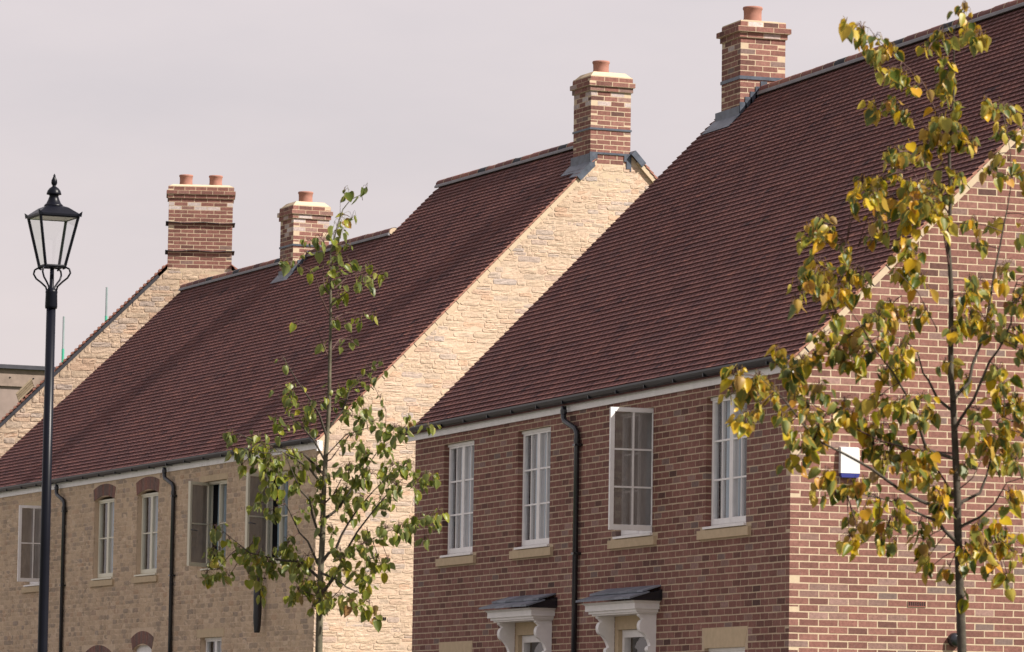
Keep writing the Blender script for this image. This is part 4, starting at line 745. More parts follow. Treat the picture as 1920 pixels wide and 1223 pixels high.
# ================================================================== cream stone house
STO = thing('stone_house', 'cream stone terrace with stepped tiled roof and sunlit gable, in the middle', 'house', (1.20, 20.893, 0), radians(3.35))
PM = radians(45.29); TM = tan(PM)
zm_ = lambda v: 5.917 + TM * v
VH, VL, U_STEP = 4.823, 3.98, 7.22; W_H, W_L = 2 * VH, 2 * VL; L_M = 18.6
gab_in = lambda v: min(zm_(v), zm_(W_H - v)) - 0.10
MW = [(13.62, 14.75, 'near', 88), (9.72, 10.80, None, 0), (7.40, 8.48, None, 0), (4.02, 5.14, 'far', 56), (1.22, 2.34, 'far', 60)]
MH = [(a, b, 4.13, 5.50) for a, b, *_ in MW] + [(4.12, 5.14, 1.6, 3.035), (7.56, 8.54, 0.0, 2.96), (9.62, 11.2, 0.0, 2.93)]
MT = MH + [(a - 0.12, b + 0.12, 4.02, 4.13) for a, b, *_ in MW] + [(9.66, 10.86, 5.50, 5.73), (7.34, 8.54, 5.50, 5.74), (3.96, 5.28, 5.50, 5.60), (1.16, 2.46, 5.50, 5.60), (4.0, 5.30, 3.035, 3.17), (7.48, 8.62, 2.96, 3.21), (9.5, 11.34, 2.93, 3.01), (13.5, 14.9, 5.50, 5.60)]
mb = MB(); wall_sheet(mb, 0.02, L_M, 0, 5.82, MH, FRONT, -0.004, 0.16)
mb.add([(W_L, 7.3, 0), (W_L, L_M, 0), (W_L, L_M, 5.8), (W_L, 7.3, 5.8)], [(0, 1, 2, 3)]); mb.add([(W_H, 0, 0), (W_H, 7.2, 0), (W_H, 7.2, 5.8), (W_H, 0, 5.8)], [(0, 1, 2, 3)])
for yy, V in ((7.2, VH), (L_M - 1.0, VL)):
    mb.add([(0, yy, 0), (2 * V, yy, 0), (2 * V, yy, 5.75), (V, yy, zm_(V) - 0.15), (0, yy, 5.75)], [(0, 1, 2, 3, 4)])
wall = mb.build('wall', 'front_mortar', STO, label='shaded front wall of small brown-grey stone blocks')
st = MB()
for s0, s1, z0, z1 in stone_courses(0.0, L_M, 0.0, 5.80, MT, 0.062, 0.092, 0.10, 0.25):
    g = 0.005; stone_piece(st, s0 + g, s1 - g, z0 + g, z1 - g, FRONT, U(0.005, 0.012), random.random(), 3, 3, 0.004)
st.build('stonework', 'stone_front', wall, kind='stuff')
mb = MB(); mb.add([(0.0, 0, 0), (W_H, 0, 0), (W_H, 0, gab_in(W_H)), (VH, 0, gab_in(VH)), (0.0, 0, gab_in(0.0))], [(0, 1, 2, 3, 4)])
gw = mb.build('gable_wall', 'stone_mortar', STO, label='sunlit gable of rough cream stone')
st = MB(); nst = 0
for s0, s1, z0, z1 in stone_courses(0.0, W_H, 0.0, 10.30, [(0.93, 1.16, 3.235, 3.29)], 0.056, 0.100, 0.12, 0.33):
    zt = z1 - 0.02
    lo = (zt + 0.10 - 5.917) / TM; hi = W_H - lo
    s0, s1 = max(s0, lo), min(s1, hi)
    if s1 - s0 < 0.05: continue
    g = U(0.005, 0.010); args = (s0 + g, s1 - g, z0 + g * 0.8, z1 - g * 0.8, GABLE, U(0.001, 0.008), random.random(), 5, 4, 0.0042)
    seen = (z0 > 2.7 and s1 < 1.2) or (z0 > 5.4 and z1 - (5.9 + TM * s0) > -1.55 - 0.1 and s0 < 5.6 and z1 > 5.4 and s1 < 5.9)
    if seen and nst < 300 and s1 - s0 > 0.12:
        b = MB(); stone_piece(b, *args); b.build('stone', 'stone', gw); nst += 1
    else: stone_piece(st, *args)
st.build('stonework', 'stone', gw, kind='stuff')
b = MB()
for i in range(7): b.box(0.945 + i * 0.03, 0.945 + i * 0.03 + 0.016, -0.012, 0.01, 3.24, 3.285)
b.build('air_brick', 'black', gw)
# roof: one pitch, stepping down to a lower ridge
MFs = Slope(-0.045 + 0.0212, zm_(-0.045) - 0.0213, 1, PM); S_H = (VH + 0.03) / cos(PM); S_L = (VL + 0.03) / cos(PM)
spM = lambda q: (-0.055 if q < (4.36 + 0.03) / cos(PM) else 0.665, (19.12 - 0.26 * q * cos(PM)) if q < S_L - 0.06 else U_STEP + 0.03 + 0.02 * (q - S_L))
MBh = Slope(W_H + 0.02, zm_(-0.045) - 0.0213, -1, PM); MBl = Slope(W_L + 0.02, zm_(-0.045) - 0.0213, -1, PM)
rb_ = MB(); roof_boards(rb_, MFs, S_L - 0.02, lambda q: (-0.055, 19.12 - 0.26 * q * cos(PM)))
hb = Slope(*MFs.at(S_L - 0.02, 0, 0)[0::2], 1, PM); roof_boards(rb_, hb, S_H - S_L, lambda q: (-0.055 if q < 0.46 else 0.665, U_STEP + 0.03))
roof_boards(rb_, MBh, S_H - 0.03, lambda q: (-0.055 if q < 6.0 else 0.665, U_STEP + 0.03)); roof_boards(rb_, MBl, S_L - 0.03, lambda q: (U_STEP, 18.1))
roof = rb_.build('roof', 'felt', STO, label='long tiled roof with its ridge stepping down half way')
tile_slope(roof, MFs, S_H - 0.04, spM, 300)
tile_slope(roof, MBh, S_H - 0.04, lambda q: (-0.055 if q < 6.32 else 0.665, U_STEP + 0.03), 0, 'tiling'); tile_slope(roof, MBl, S_L - 0.04, lambda q: (U_STEP + 0.04, 18.1), 0, 'tiling')
verge(roof, MFs, S_H - 0.68, -0.045, 0.0); verge(roof, MBh, S_H - 0.5, -0.045, 0.0)
ridge(roof, VH, zm_(VH) - 0.015, 0.66, U_STEP + 0.08, 0.37, vents=(3, 8, 12)); ridge(roof, VL, zm_(VL) - 0.015, U_STEP + 0.02, 18.12, 0.37, vents=(14, 20, 24))
b = MB()
for i in range(10):
    q = S_L - 0.02 + (S_H - S_L) * i / 10; q2 = S_L - 0.02 + (S_H - S_L) * (i + 1) / 10
    b.hexa([MFs.at(q, U_STEP, -0.05), MFs.at(q2, U_STEP, -0.05), MFs.at(q2, U_STEP + 0.06, -0.05), MFs.at(q, U_STEP + 0.06, -0.05), MFs.at(q, U_STEP, 0.01), MFs.at(q2, U_STEP, 0.01), MFs.at(q2, U_STEP + 0.06, 0.01), MFs.at(q, U_STEP + 0.06, 0.01)])
b.build('verge_mortar', 'mortar', roof)
b = MB(); b.box(-0.026, 0.0, -0.055, 19.1, 5.752, 5.88); b.box(-0.0255, 0.06, -0.055, -0.004, 5.72, 5.87); b.build('fascia', 'white', STO)
gutter(STO, -0.05, 19.15, 5.915, -0.086)
downpipe(STO, 12.40, 5.82, 0.02, 0.34); downpipe(STO, 6.50, 5.82, 0.02, 0.36)
# chimney rising from the sunlit gable
ch = chimney(STO, 4.355, 5.025, -0.002, 0.655, 10.31, 11.43, [(4.66, 0.33)], bands=(10.83,), flaunch=0.085, white=0.45, proud=(0.024, 0.050, 0.018), label='brick chimney with white salt staining and one pot', band_h=0.03)
lead_apron(ch, MFs, (4.22 + 0.03) / cos(PM), (4.38 + 0.03) / cos(PM), -0.06, 0.78, 4.355, 0.12)
for zz in (10.455,):
    b = MB(); b.box(4.345, 5.035, -0.016, 0.0, zz, zz + 0.03); b.box(4.345, 4.47, -0.016, 0.0, zz - 0.09, zz); b.box(4.345, 4.43, -0.017, 0.0, zz - 0.20, zz - 0.09); b.box(4.92, 5.035, -0.016, 0.0, zz - 0.09, zz); b.box(4.96, 5.035, -0.017, 0.0, zz - 0.20, zz - 0.09); b.box(5.02, 5.04, -0.016, 0.655, 10.22, 10.52); b.build('cover_flashing', 'lead', ch)
for sgn, sl in ((1, MFs), (-1, MBh)):
    b = MB(); qa, qb = (S_H - 0.98, S_H - 0.64) if sgn > 0 else (S_H - 0.60, S_H - 0.34)
    b.hexa([sl.at(qa, -0.075, -0.05), sl.at(qb, -0.075, -0.05), sl.at(qb, 0.25, 0.036), sl.at(qa, 0.25, 0.036), sl.at(qa, -0.075, 0.042), sl.at(qb, -0.075, 0.045), sl.at(qb, 0.25, 0.046), sl.at(qa, 0.25, 0.044)]); b.build('verge_flashing', 'lead', ch)
# chimney on the lower ridge
ch = chimney(STO, 3.625, 4.29, 11.19, 11.86, 9.35, 10.545, [(3.96, 11.52)], bands=(10.06,), flaunch=0.085, white=0.45, proud=(0.024, 0.050, 0.018), label='brick chimney half way along the lower ridge')
lead_apron(ch, MFs, (3.50 + 0.03) / cos(PM), (3.65 + 0.03) / cos(PM), 11.12, 11.95, 3.625, 0.06)
for i in range(4):
    x = 3.63 + 0.085 * i; z = zm_(x) + 0.02
    s = MB(); s.prism([(x - 0.005, z - 0.03), (x + 0.11, z + 0.06), (x + 0.11, z + 0.15), (x - 0.005, z + 0.12)], GABLE, 11.19 - 0.012, 11.195); s.build('step_flashing', 'lead', ch)
# windows
for a, b, side, ang in MW:
    ar = side is None
    window(STO, a, b, 4.14, 5.50 if not ar else 5.46, 1 if side != 'near' else 2, 2, 'white' if side == 'near' else 'cream_frame', opened=(side, ang) if side else None, dark=(side == 'far'), sillw=0.10, rec=0.075)
window(STO, 4.12, 5.14, 1.62, 3.035, 1, 2, 'white', rec=0.09)
for a, b, z0, z1 in ((3.97, 5.27, 5.502, 5.595), (1.17, 2.45, 5.502, 5.595), (4.0, 5.30, 3.037, 3.17), (13.5, 14.9, 5.502, 5.595)):
    s = MB(); s.box(-0.012, 0.12, a, b, z0, z1); s.build('lintel', 'sandstone', STO)
def brick_arch(house, y0, y1, zs, rise, h, n, label=None):
    """segmental arch of bricks on edge over an opening y0..y1 springing at zs"""
    w = (y1 - y0) / 2; yc = (y0 + y1) / 2; R = (w * w + rise * rise) / (2 * rise); zc = zs + rise - R; th = math.asin(w / R)
    mb = MB(); fill = MB()
    for i in range(n):
        a, b = -th + 2 * th * i / n, -th + 2 * th * (i + 1) / n; e = 0.10 * (b - a)
        poly = [(yc + R * sin(t), zc + R * cos(t)) for t in (a + e, b - e)] + [(yc + (R + h) * sin(t), zc + (R + h) * cos(t)) for t in (b - e, a + e)]
        mb.prism(poly, FRONT, -0.014 + U(-0.002, 0.002), 0.10, U(0.70, 0.88))
    o = mb.build('brick_arch', 'brick', house, label=label)
    for i in range(n):
        a, b = -th + 2 * th * i / n, -th + 2 * th * (i + 1) / n
        fill.prism([(yc + R * sin(t), zc + R * cos(t)) for t in (a, b)] + [(yc + (R + h) * sin(t), zc + (R + h) * cos(t)) for t in (b, a)], FRONT, -0.006, 0.09)
        zz = zs + rise + h + 0.02
    fill.build('arch_mortar', 'front_mortar', o)
    s = MB()                                   # infill either side of the curved back
    for sg in (-1, 1):
        pts = [(yc + sg * (R + h) * sin(th * t / 6), zc + (R + h) * cos(th * t / 6)) for t in range(7)]
        top = zs + rise + h + 0.012
        s.prism(pts + [(yc + sg * (w + 0.10), pts[-1][1]), (yc + sg * (w + 0.10), top), (yc, top)], FRONT, -0.005, 0.08)
    s.build('spandrel', 'front_mortar', o)
brick_arch(STO, 9.70, 10.82, 5.44, 0.075, 0.20, 17); brick_arch(STO, 7.38, 8.50, 5.44, 0.075, 0.21, 17)
brick_arch(STO, 7.54, 8.56, 2.89, 0.10, 0.205, 16); brick_arch(STO, 9.58, 11.24, 2.62, 0.18, 0.20, 24)
d = MB(); d.box(0.06, 0.12, 7.56, 8.54, 0.0, 2.97); d.box(0.03, 0.061, 7.60, 8.50, 2.55, 2.80); d.build('door', 'white', STO)
d = MB(); d.box(0.12, 0.16, 9.6, 11.22, 0.0, 2.86); d.build('carriage_door', 'timber', STO)

# ================================================================== farther stone house, gable and tall chimney
FAR = thing('stone_house', 'far stone house with twin-pot chimney behind the lamp post', 'house', (4.75, 40.43, 0), radians(-15.0))
PL = radians(44.95); TL = tan(PL); zf = lambda v: 11.145 - TL * abs(v); HW = 4.75
mb = MB(); mb.add([(-HW, 0, 0), (HW, 0, 0), (HW, 0, zf(HW) - 0.1), (0, 0, zf(0) - 0.1), (-HW, 0, zf(HW) - 0.1)], [(0, 1, 2, 3, 4)])
for x in (-HW, HW): mb.add([(x, 0, 0), (x, 11, 0), (x, 11, zf(HW) - 0.1), (x, 0, zf(HW) - 0.1)], [(0, 1, 2, 3)])
gw = mb.build('gable_wall', 'stone_mortar', FAR); st = MB(); nst = 0
for s0, s1, z0, z1 in stone_courses(-HW, HW, 4.0, 10.46, [], 0.075, 0.14, 0.16, 0.42):
    hi = (11.145 - 0.10 - z1 + 0.02) / TL
    s0, s1 = max(s0, -hi), min(s1, hi)
    if s1 - s0 < 0.05: continue
    args = (s0 + 0.008, s1 - 0.008, z0 + 0.006, z1 - 0.006, GABLE, U(0.002, 0.011), random.random(), 5, 4, 0.0055)
    if z0 > 6.6 and s1 < 1.0 and z1 > zf(s0) - 2.2 and nst < 300 and s1 - s0 > 0.14:
        b = MB(); stone_piece(b, *args); b.build('stone', 'stone', gw); nst += 1
    else: stone_piece(st, *args)
st.build('stonework', 'stone', gw, kind='stuff')
Sl1 = Slope(-HW - 0.12, zf(HW + 0.12) - 0.03, 1, PL); Sl2 = Slope(HW + 0.12, zf(HW + 0.12) - 0.03, -1, PL); S_F = (HW + 0.12) / cos(PL)
rb_ = MB(); spL = lambda q: (-0.065 if q < S_F - 0.98 else 0.67, 11.0); roof_boards(rb_, Sl1, S_F - 0.02, spL); roof_boards(rb_, Sl2, S_F - 0.02, spL); roof = rb_.build('roof', 'felt', FAR)
tile_slope(roof, Sl1, S_F - 0.04, spL, 0, 'tiling'); tile_slope(roof, Sl2, S_F - 0.04, spL, 0, 'tiling')
b = MB()                                       # unmortared verge: batten ends and tile corners stand out
for i in range(int(S_F / 0.1) - 8):
    if random.random() < 0.82: b.hexa([Sl1.at(i * 0.1 + u, t, h) for t, u, h in ((-0.10, 0.0, 0.02), (0, 0.0, 0.02), (0, 0.045, 0.02), (-0.10, 0.045, 0.02), (-0.10, 0, 0.052), (0, 0, 0.052), (0, 0.045, 0.05), (-0.10, 0.045, 0.05))], U(0.6, 1))
b.build('tile_ends', 'pot', roof, kind='stuff')
chimney(FAR, -0.622, 0.604, -0.003, 0.66, 10.455, 11.80, [(-0.30, 0.33), (0.27, 0.33)], trays=(10.80, 11.345), flaunch=0.05, white=0.28, proud=(0.024, 0.048, 0.018), label='wide brick chimney with two pots and lead trays')

# ------------------------------------------------------------------ building site behind
site = thing('timber_building', 'unfinished boarded building with flat dark roof edge, far left behind the lamp post', 'building', (7.15, 67.43, 0), radians(5.0))
b = MB(); b.box(-6, 3.0, 0.0, 0.1, 0.0, 10.45); b.build('sheathing', 'osb', site)
b = MB(); b.box(-6.05, 3.05, -0.06, -0.001, 10.17, 10.60); b.build('fascia_board', 'timber', site)
b = MB(); b.box(-6.1, 3.1, -0.16, 4.0, 10.602, 10.70); b.build('roof_edge', 'felt', site)
for x in (-0.55, 0.25, 0.86, 1.25):
    b = MB(); b.lathe([(0.022, 10.38), (0.022, 10.40)], x, -0.062, 8); b.build('bolt', 'black', site)
b = MB(); b.box(-6, -0.1, -0.5, 0.0, 0, 9.05); b.build('lower_wall', 'osb', site)
for nm, lab, x, y, z0, z1, zt in (('scaffold_pole', 'taller green-sleeved scaffold pole rising behind the far gable', 6.93, 56.09, 2.0, 10.95, 11.60), ('scaffold_pole', 'shorter green-sleeved scaffold pole just right of the lamp post', 6.05, 56.48, 2.0, 10.2, 10.93)):
    t = thing(nm, lab, 'scaffold', (x, y, 0), 0, 'scaffold poles behind the far house')
    b = MB(); b.tube([(0, 0, 0), (0, 0, zt)], 0.024, 10); b.build('tube', 'green_pole', t, smooth=True)
    b = MB(); b.tube([(0, 0, z0), (0, 0, z1)], 0.030, 10); b.build('sleeve', 'green_sleeve', t, smooth=True)
# bundle of roofing battens resting on the far roof
stk = thing('batten_stack', 'bundle of pale timber battens lying on the far roof edge beside the lamp post', 'timber', (0, 0, 0))
Fm = Matrix.Translation((4.75, 40.43, 0)) @ Matrix.Rotation(radians(-15.0), 4, 'Z')
for k in range(4):
    q = (HW + 0.12 - 3.34) / cos(PL) + 0.02 * k; b = MB(); L = 0.40; t0 = 0.03 + 0.02 * k; h0 = 0.06 + 0.042 * k
    b.hexa([Fm @ Vector(Sl1.at(a, t, h)) for a, t, h in ((q, t0, h0), (q + L, t0, h0 + 0.01), (q + L, t0 + 0.6, h0 + 0.01), (q, t0 + 0.6, h0), (q, t0, h0 + 0.036), (q + L, t0, h0 + 0.046), (q + L, t0 + 0.6, h0 + 0.046), (q, t0 + 0.6, h0 + 0.036))], U(0, 1))
    b.build('batten', 'timber_plank', stk)

# ------------------------------------------------------------------ black wrapped fitting on the stone front
wr = MB(); seg = 14; prof = [(0.03, 3.95), (0.045, 3.88), (0.060, 3.76), (0.068, 3.60), (0.066, 3.42), (0.062, 3.28), (0.054, 3.16), (0.046, 3.08), (0.040, 3.06)]
wr.lathe(prof, 0, 0, seg)
wr.v = [(x * (1 + 0.16 * noise.noise((x * 30, y * 30, z * 9))), y * (1 + 0.16 * noise.noise((y * 30, x * 30, z * 9))), z) for x, y, z in wr.v]
bagt = thing('wrapped_bracket', 'black polythene sleeve wrapped round a bracket on the stone front', 'cover'); bagt.location = (0, 0, 0)
bo = wr.build('polythene_sleeve', 'bag', bagt, smooth=True)
bw_ = MB(); bw_.box(0.0, 0.13, -0.012, 0.012, 3.88, 3.90); br_ = bw_.build('bracket_arm', 'black', bagt)
Sm = Matrix.Translation((1.20, 20.893, 0)) @ Matrix.Rotation(radians(3.35), 4, 'Z')
bagt.matrix_world = Sm @ Matrix.Translation((-0.13, 2.13, 0))

# ------------------------------------------------------------------ street lamp
LP = thing('street_lamp', 'black heritage lantern on a slim dark post, at the left', 'street lamp', (-9.135, -4.745, 0), radians(4.3))
b = MB(); b.lathe([(0.10, 0), (0.10, 0.9), (0.085, 0.98), (0.060, 1.05), (0.047, 1.12), (0.0435, 3.0), (0.0415, 5.26)], 0, 0, 24); b.build('post', 'navy', LP, smooth=True)
b = MB(); b.lathe([(0.052, 5.17), (0.055, 5.19), (0.052, 5.30), (0.054, 5.315), (0.054, 5.325), (0.044, 5.34), (0.020, 5.36), (0.018, 5.53)], 0, 0, 20); b.build('post_cup', 'navy', LP, smooth=True)
zb, zt, hb_, ht = 5.545, 5.985, 0.090, 0.176
cage = MB()
for sx, sy in ((-1, -1), (1, -1), (1, 1), (-1, 1)): cage.tube([(sx * hb_, sy * hb_, zb), (sx * ht, sy * ht, zt)], 0.0135, 6)
def sq(mb, h, z, r):
    for (p, q) in (((-1, -1), (1, -1)), ((1, -1), (1, 1)), ((1, 1), (-1, 1)), ((-1, 1), (-1, -1))): mb.tube([(p[0] * h, p[1] * h, z), (q[0] * h, q[1] * h, z)], r, 6)
sq(cage, hb_, zb, 0.014); sq(cage, ht, zt, 0.013); cage.build('cage', 'navy', LP)
for (p, q) in (((-1, -1), (1, -1)), ((1, -1), (1, 1)), ((1, 1), (-1, 1)), ((-1, 1), (-1, -1))):
    g = MB(); g.add([(p[0] * hb_, p[1] * hb_, zb), (q[0] * hb_, q[1] * hb_, zb), (q[0] * ht, q[1] * ht, zt), (p[0] * ht, p[1] * ht, zt)], [(0, 1, 2, 3)]); g.build('pane', 'glass', LP)
b = MB(); b.add([(-ht, -ht, zt - 0.006), (ht, -ht, zt - 0.006), (ht, ht, zt - 0.006), (-ht, ht, zt - 0.006)], [(0, 1, 2, 3)]); b.build('reflector', 'white', LP)
top = MB(); e = 0.016
top.box(-ht - e, ht + e, -ht - e, ht + e, zt, zt + 0.018)
for z0, h0, z1, h1 in ((zt + 0.018, ht + e, zt + 0.085, 0.105), (zt + 0.085, 0.105, zt + 0.098, 0.072)):
    top.hexa([(-h0, -h0, z0), (h0, -h0, z0), (h0, h0, z0), (-h0, h0, z0), (-h1, -h1, z1), (h1, -h1, z1), (h1, h1, z1), (-h1, h1, z1)])
hd = top.build('canopy', 'navy', LP)
for sx, sy in ((-1, -1), (1, -1), (1, 1), (-1, 1)):           # little horns at the corners
    h = ht + e; c = MB(); c.add([(sx * (h - 0.045), sy * h, zt + 0.004), (sx * h, sy * (h - 0.045), zt + 0.004), (sx * (h + 0.006), sy * (h + 0.006), zt - 0.004), (sx * (h + 0.012), sy * (h + 0.012), zt + 0.046), (sx * (h - 0.02), sy * (h - 0.02), zt + 0.02)], [(0, 2, 3), (2, 1, 3), (0, 3, 4), (1, 4, 3), (0, 4, 1), (0, 1, 2)]); c.build('horn', 'navy', LP)
b = MB(); z = zt
b.lathe([(0.085, z + 0.090), (0.086, z + 0.105), (0.078, z + 0.115), (0.066, z + 0.125), (0.050, z + 0.16), (0.040, z + 0.19), (0.044, z + 0.20), (0.066, z + 0.205), (0.066, z + 0.213), (0.058, z + 0.238), (0.040, z + 0.262), (0.020, z + 0.275), (0.014, z + 0.284), (0.022, z + 0.292), (0.027, z + 0.308), (0.026, z + 0.330), (0.016, z + 0.352), (0.010, z + 0.366), (0.011, z + 0.374), (0.002, z + 0.392)], 0, 0, 22); b.build('finial', 'navy', LP, smooth=True)
b = MB(); b.lathe([(0.02, zb - 0.02), (0.05, zb), (0.05, zb + 0.012), (0.02, zb + 0.02)], 0, 0, 12); b.build('lamp_base', 'navy', LP)
for k in range(4):                                             # the frog: four scrolled legs
    a = pi / 4 + k * pi / 2; ca, sa = cos(a), sin(a)
    pts = [(0.046, 5.325), (0.058, 5.365), (0.105, 5.405), (0.155, 5.44), (0.182, 5.482), (0.172, 5.518), (0.140, 5.534), (0.112, 5.524), (0.108, 5.508)]
    fine = []
    for i in range(len(pts) - 1):
        for t in (0, 0.5): fine.append((pts[i][0] + (pts[i + 1][0] - pts[i][0]) * t, pts[i][1] + (pts[i + 1][1] - pts[i][1]) * t))
    c = MB(); c.tube([(r * ca, r * sa, z) for r, z in fine], 0.0085, 7); c.build('scroll_leg', 'navy', LP, smooth=True)

# ------------------------------------------------------------------ lime trees
def leaf_mesh(rnd, L=1.0, curl=0.3, fold=0.25, pet=0.55):
    """heart-shaped blade with a drip tip, hanging from its stalk; unit length, base at the stalk's upper end"""
    rows = [(0.0, 0.0), (-0.06, 0.25), (0.06, 0.39), (0.26, 0.43), (0.48, 0.37), (0.68, 0.25), (0.85, 0.11), (1.0, 0.0)]
    vs = []; rim = []; fs = []
    def P(t, w):
        b = curl * (t - 0.3) ** 2 * (1 if t > 0.3 else 0.3)
        z = -pet - t * L * (1 - 0.15 * curl * t); y = b * L * 0.7 + fold * abs(w) * (0.7 + 0.5 * t); x = w * L * (1 - 0.25 * fold)
        y += 0.03 * sin(9 * t + 14 * w)
        return (x, y, z)
    mid = []; lf = []; rt = []
    for i, (t, w) in enumerate(rows):
        tm = max(t, 0.0)
        mid.append(len(vs)); vs.append(P(tm, 0)); rim.append(0.0 if 0 < i < 7 else 0.6)
        if 0 < i < 7:
            for sgn, lst in ((-1, lf), (1, rt)):
                lst.append((len(vs), len(vs) + 1)); vs.append(P((t + tm) / 2, sgn * w * 0.55)); rim.append(0.25)
                jag = 1 + U(-0.06, 0.06); vs.append(P(t, sgn * w * jag)); rim.append(1.0)
    for side, lst in ((0, lf), (1, rt)):
        seqm = mid[1:7]
        def q(*f): fs.append(f if side else tuple(reversed(f)))
        q(mid[0], lst[0][0], seqm[0]) if False else None
        q(mid[0], lst[0][1], lst[0][0], seqm[0])
        for i in range(5):
            q(seqm[i], lst[i][0], lst[i + 1][0], seqm[i + 1]); q(lst[i][0], lst[i][1], lst[i + 1][1], lst[i + 1][0])
        q(seqm[5], lst[5][0], mid[7]); q(lst[5][0], lst[5][1], mid[7])
    b = len(vs); w = 0.014                      # stalk
    vs += [(w, 0, 0), (-w, 0, 0), (0, w * 1.5, 0), (w, 0, -pet), (-w, 0, -pet), (0, w * 1.5, -pet)]; rim += [0.8] * 6
    fs += [(b, b + 1, b + 4, b + 3), (b + 1, b + 2, b + 5, b + 4), (b + 2, b, b + 3, b + 5)]
    return vs, fs, rim, rnd
def as_mesh(name, vs, fs, rim, rnd, matl):
    me = bpy.data.meshes.new(name); me.from_pydata(vs, [], fs)
    a = me.attributes.new('rnd', 'FLOAT', 'POINT'); a.data.foreach_set('value', rnd if isinstance(rnd, list) else [rnd] * len(vs))
    a = me.attributes.new('rim', 'FLOAT', 'POINT'); a.data.foreach_set('value', rim)
    me.materials.append(M[matl]); me.polygons.foreach_set('use_smooth', [True] * len(me.polygons)); me.update(); return me
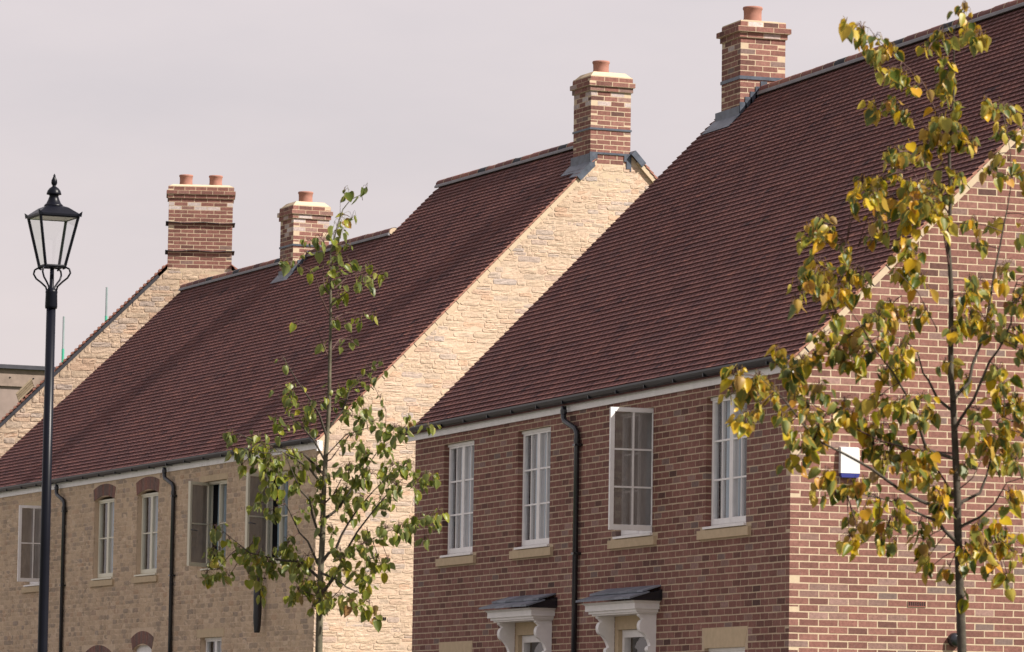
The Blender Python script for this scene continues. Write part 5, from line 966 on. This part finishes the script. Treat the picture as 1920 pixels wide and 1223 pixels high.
def lime_tree(base, branches, clusters, label, matl, trunk_r, size, dens, rnds, seed, sparse=99):
    rng = random.Random(seed); R3 = Vector((VIEW_RIGHT[0], VIEW_RIGHT[1], 0)); F3 = Vector((-VIEW_RIGHT[1], VIEW_RIGHT[0], 0))
    t = thing('lime_tree', label, 'tree', (base[0], base[1], 0))
    pos = lambda a, d, z: R3 * a + F3 * d + Vector((0, 0, z))
    nodes = []                                   # (lateral, height, depth, radius)
    tr = branches[0]; tr = [(tr[0][0] + (tr[0][0] - tr[1][0]) * 0.6, -0.1)] + tr
    n = len(tr); zs = [q[1] for q in tr]
    rad = [trunk_r * max(0.07, (1 - max(z, 0) / (max(zs) + 0.15)) ** 0.95 + 0.04) for z in zs]
    dep = [0.03 * sin(z * 2.1) for z in zs]
    fine = []; fr_ = []
    for i in range(n - 1):
        for k in range(3):
            u = k / 3; fine.append(pos(tr[i][0] + (tr[i + 1][0] - tr[i][0]) * u, dep[i] + (dep[i + 1] - dep[i]) * u, zs[i] + (zs[i + 1] - zs[i]) * u)); fr_.append(rad[i] + (rad[i + 1] - rad[i]) * u)
    mb = MB(); mb.tube(fine, fr_, 12, 0.8 if seed == 11 else 0.2); trunk = mb.build('trunk', 'bark', t, smooth=True)  # autumn tree's trunk coloured darker, its backlit shade put into the bark
    for i in range(n - 1):
        for k in range(5):
            u = k / 5; nodes.append((tr[i][0] + (tr[i + 1][0] - tr[i][0]) * u, zs[i] + (zs[i + 1] - zs[i]) * u, dep[i], rad[i]))
    for bi, br in enumerate(branches[1:]):
        a0, z0 = br[0]; near = min(nodes, key=lambda q: (q[0] - a0) ** 2 + (q[1] - z0) ** 2)
        sl = rng.uniform(0.25, 0.9) * (1 if bi % 2 else -1); L = sum(sqrt((br[i + 1][0] - br[i][0]) ** 2 + (br[i + 1][1] - br[i][1]) ** 2) for i in range(len(br) - 1))
        r0 = min(near[3] * 0.62, 0.006 + 0.011 * L); pts = []; rr = []; run = 0
        br = [(near[0], near[1])] + br
        for i, (a, z) in enumerate(br):
            if i: run += abs(a - br[i - 1][0]) + 0.3 * abs(z - br[i - 1][1])
            d = near[2] + sl * run * (1 - 0.25 * run); pts.append((a, d, z)); rr.append(r0 * max(0.16, 1 - 0.9 * i / (len(br) - 1)))
        P = []; RR = []
        for i in range(len(pts) - 1):
            for k in range(3):
                u = k / 3; w = [pts[i][c] + (pts[i + 1][c] - pts[i][c]) * u for c in range(3)]
                P.append(pos(*w)); RR.append(rr[i] + (rr[i + 1] - rr[i]) * u); nodes.append((w[0], w[2], w[1], RR[-1]))
        P.append(pos(*pts[-1])); RR.append(rr[-1])
        b = MB(); b.tube(P, RR, 7, 0.1); b.build('branch', 'bark' if r0 > 0.011 else 'twig', trunk, smooth=True)
    tw = MB(); leaves = []
    for (a, z, ra, rz, cnt) in clusters:
        near = min(nodes, key=lambda q: (q[0] - a) ** 2 + (q[1] - (z + rz * 0.8)) ** 2 + (0.02 if q[3] > 0.02 else 0))
        dc = near[2] + rng.uniform(-0.12, 0.12); m = max(1, int(round(cnt * dens * (0.5 if z > sparse else 1))))
        tip = Vector((a, dc, z + rz * 0.9)); st_ = Vector((near[0], near[2], near[1]))
        midp = (st_ + tip) / 2 + Vector((0, 0, 0.05 * (tip - st_).length))
        if (tip - st_).length > 0.02: tw.tube([pos(*st_), pos(*midp), pos(*tip)], [0.0035, 0.003, 0.002], 5)
        for _ in range(m):
            th = rng.uniform(0, 2 * pi); rr_ = sqrt(rng.random())
            q = Vector((a + ra * rr_ * cos(th), dc + rng.uniform(-1, 1) * max(ra, 0.05) * 1.1, z + rz * rr_ * sin(th) + size * 0.75))
            tw.tube([pos(tip.x, tip.y, tip.z), pos((tip.x + q.x) / 2, (tip.y + q.y) / 2, (tip.z + q.z) / 2 + 0.02), pos(*q)], [0.0018, 0.0016, 0.0014], 4, caps=False)
            yaw = rng.uniform(0, 2 * pi); tilt = rng.gauss(0.25, 0.30); s = size * rng.uniform(0.50, 1.25)
            mtx = Matrix.Translation(pos(*q)) @ Matrix.Rotation(yaw, 4, 'Z') @ Matrix.Rotation(tilt, 4, 'X') @ Matrix.Rotation(rng.gauss(0, 0.35), 4, 'Y') @ Matrix.Scale(s, 4)
            leaves.append((q.y, mtx, rnds(rng, a, z)))
    crown = tw.build('crown', 'twig', t, smooth=True)
    var = [leaf_mesh(0, 1.0, rng.uniform(-0.3, 1.3), rng.uniform(0.1, 1.1), rng.uniform(0.3, 0.7)) for _ in range(14)]
    cache = {}
    leaves.sort(key=lambda q: q[0]); V = []; Fc = []; RM = []; RN = []
    for i, (_, mtx, c) in enumerate(leaves):
        k = rng.randrange(14)
        if i < 300:
            cc = round(c * 16) / 16
            if (k, cc) not in cache: cache[k, cc] = as_mesh('leaf', var[k][0], var[k][1], var[k][2], cc, matl)
            o = put('leaf', cache[k, cc], crown); o.matrix_local = mtx
        else:
            b0 = len(V); V += [tuple(mtx @ Vector(v)) for v in var[k][0]]; Fc += [tuple(b0 + j for j in f) for f in var[k][1]]; RM += var[k][2]; RN += [c] * len(var[k][0])
    if V: put('foliage', as_mesh('foliage', V, Fc, RM, RN, matl), crown, kind='stuff')
    return t
def green_rnd(rng, a, z):
    c = rng.betavariate(2.0, 2.4) * 0.9
    if z < 2.75 or rng.random() < 0.07: c = min(1, c + rng.uniform(0.05, 0.35))
    return c
def autumn_rnd(rng, a, z):
    return min(1, max(0, rng.betavariate(1.25, 1.15)))
lime_tree(LIME_A_BASE, LIME_A_BRANCH, LIME_A_LEAVES, 'slender young lime tree with green leaves, in front of the stone corner', 'leaf_green', 0.042, 0.082, 2.0, green_rnd, 11, 3.75)
lime_tree(LIME_B_BASE, LIME_B_BRANCH, LIME_B_LEAVES, 'young lime tree turning yellow, in front of the brick gable', 'leaf_autumn', 0.037, 0.079, 1.62, autumn_rnd, 5)
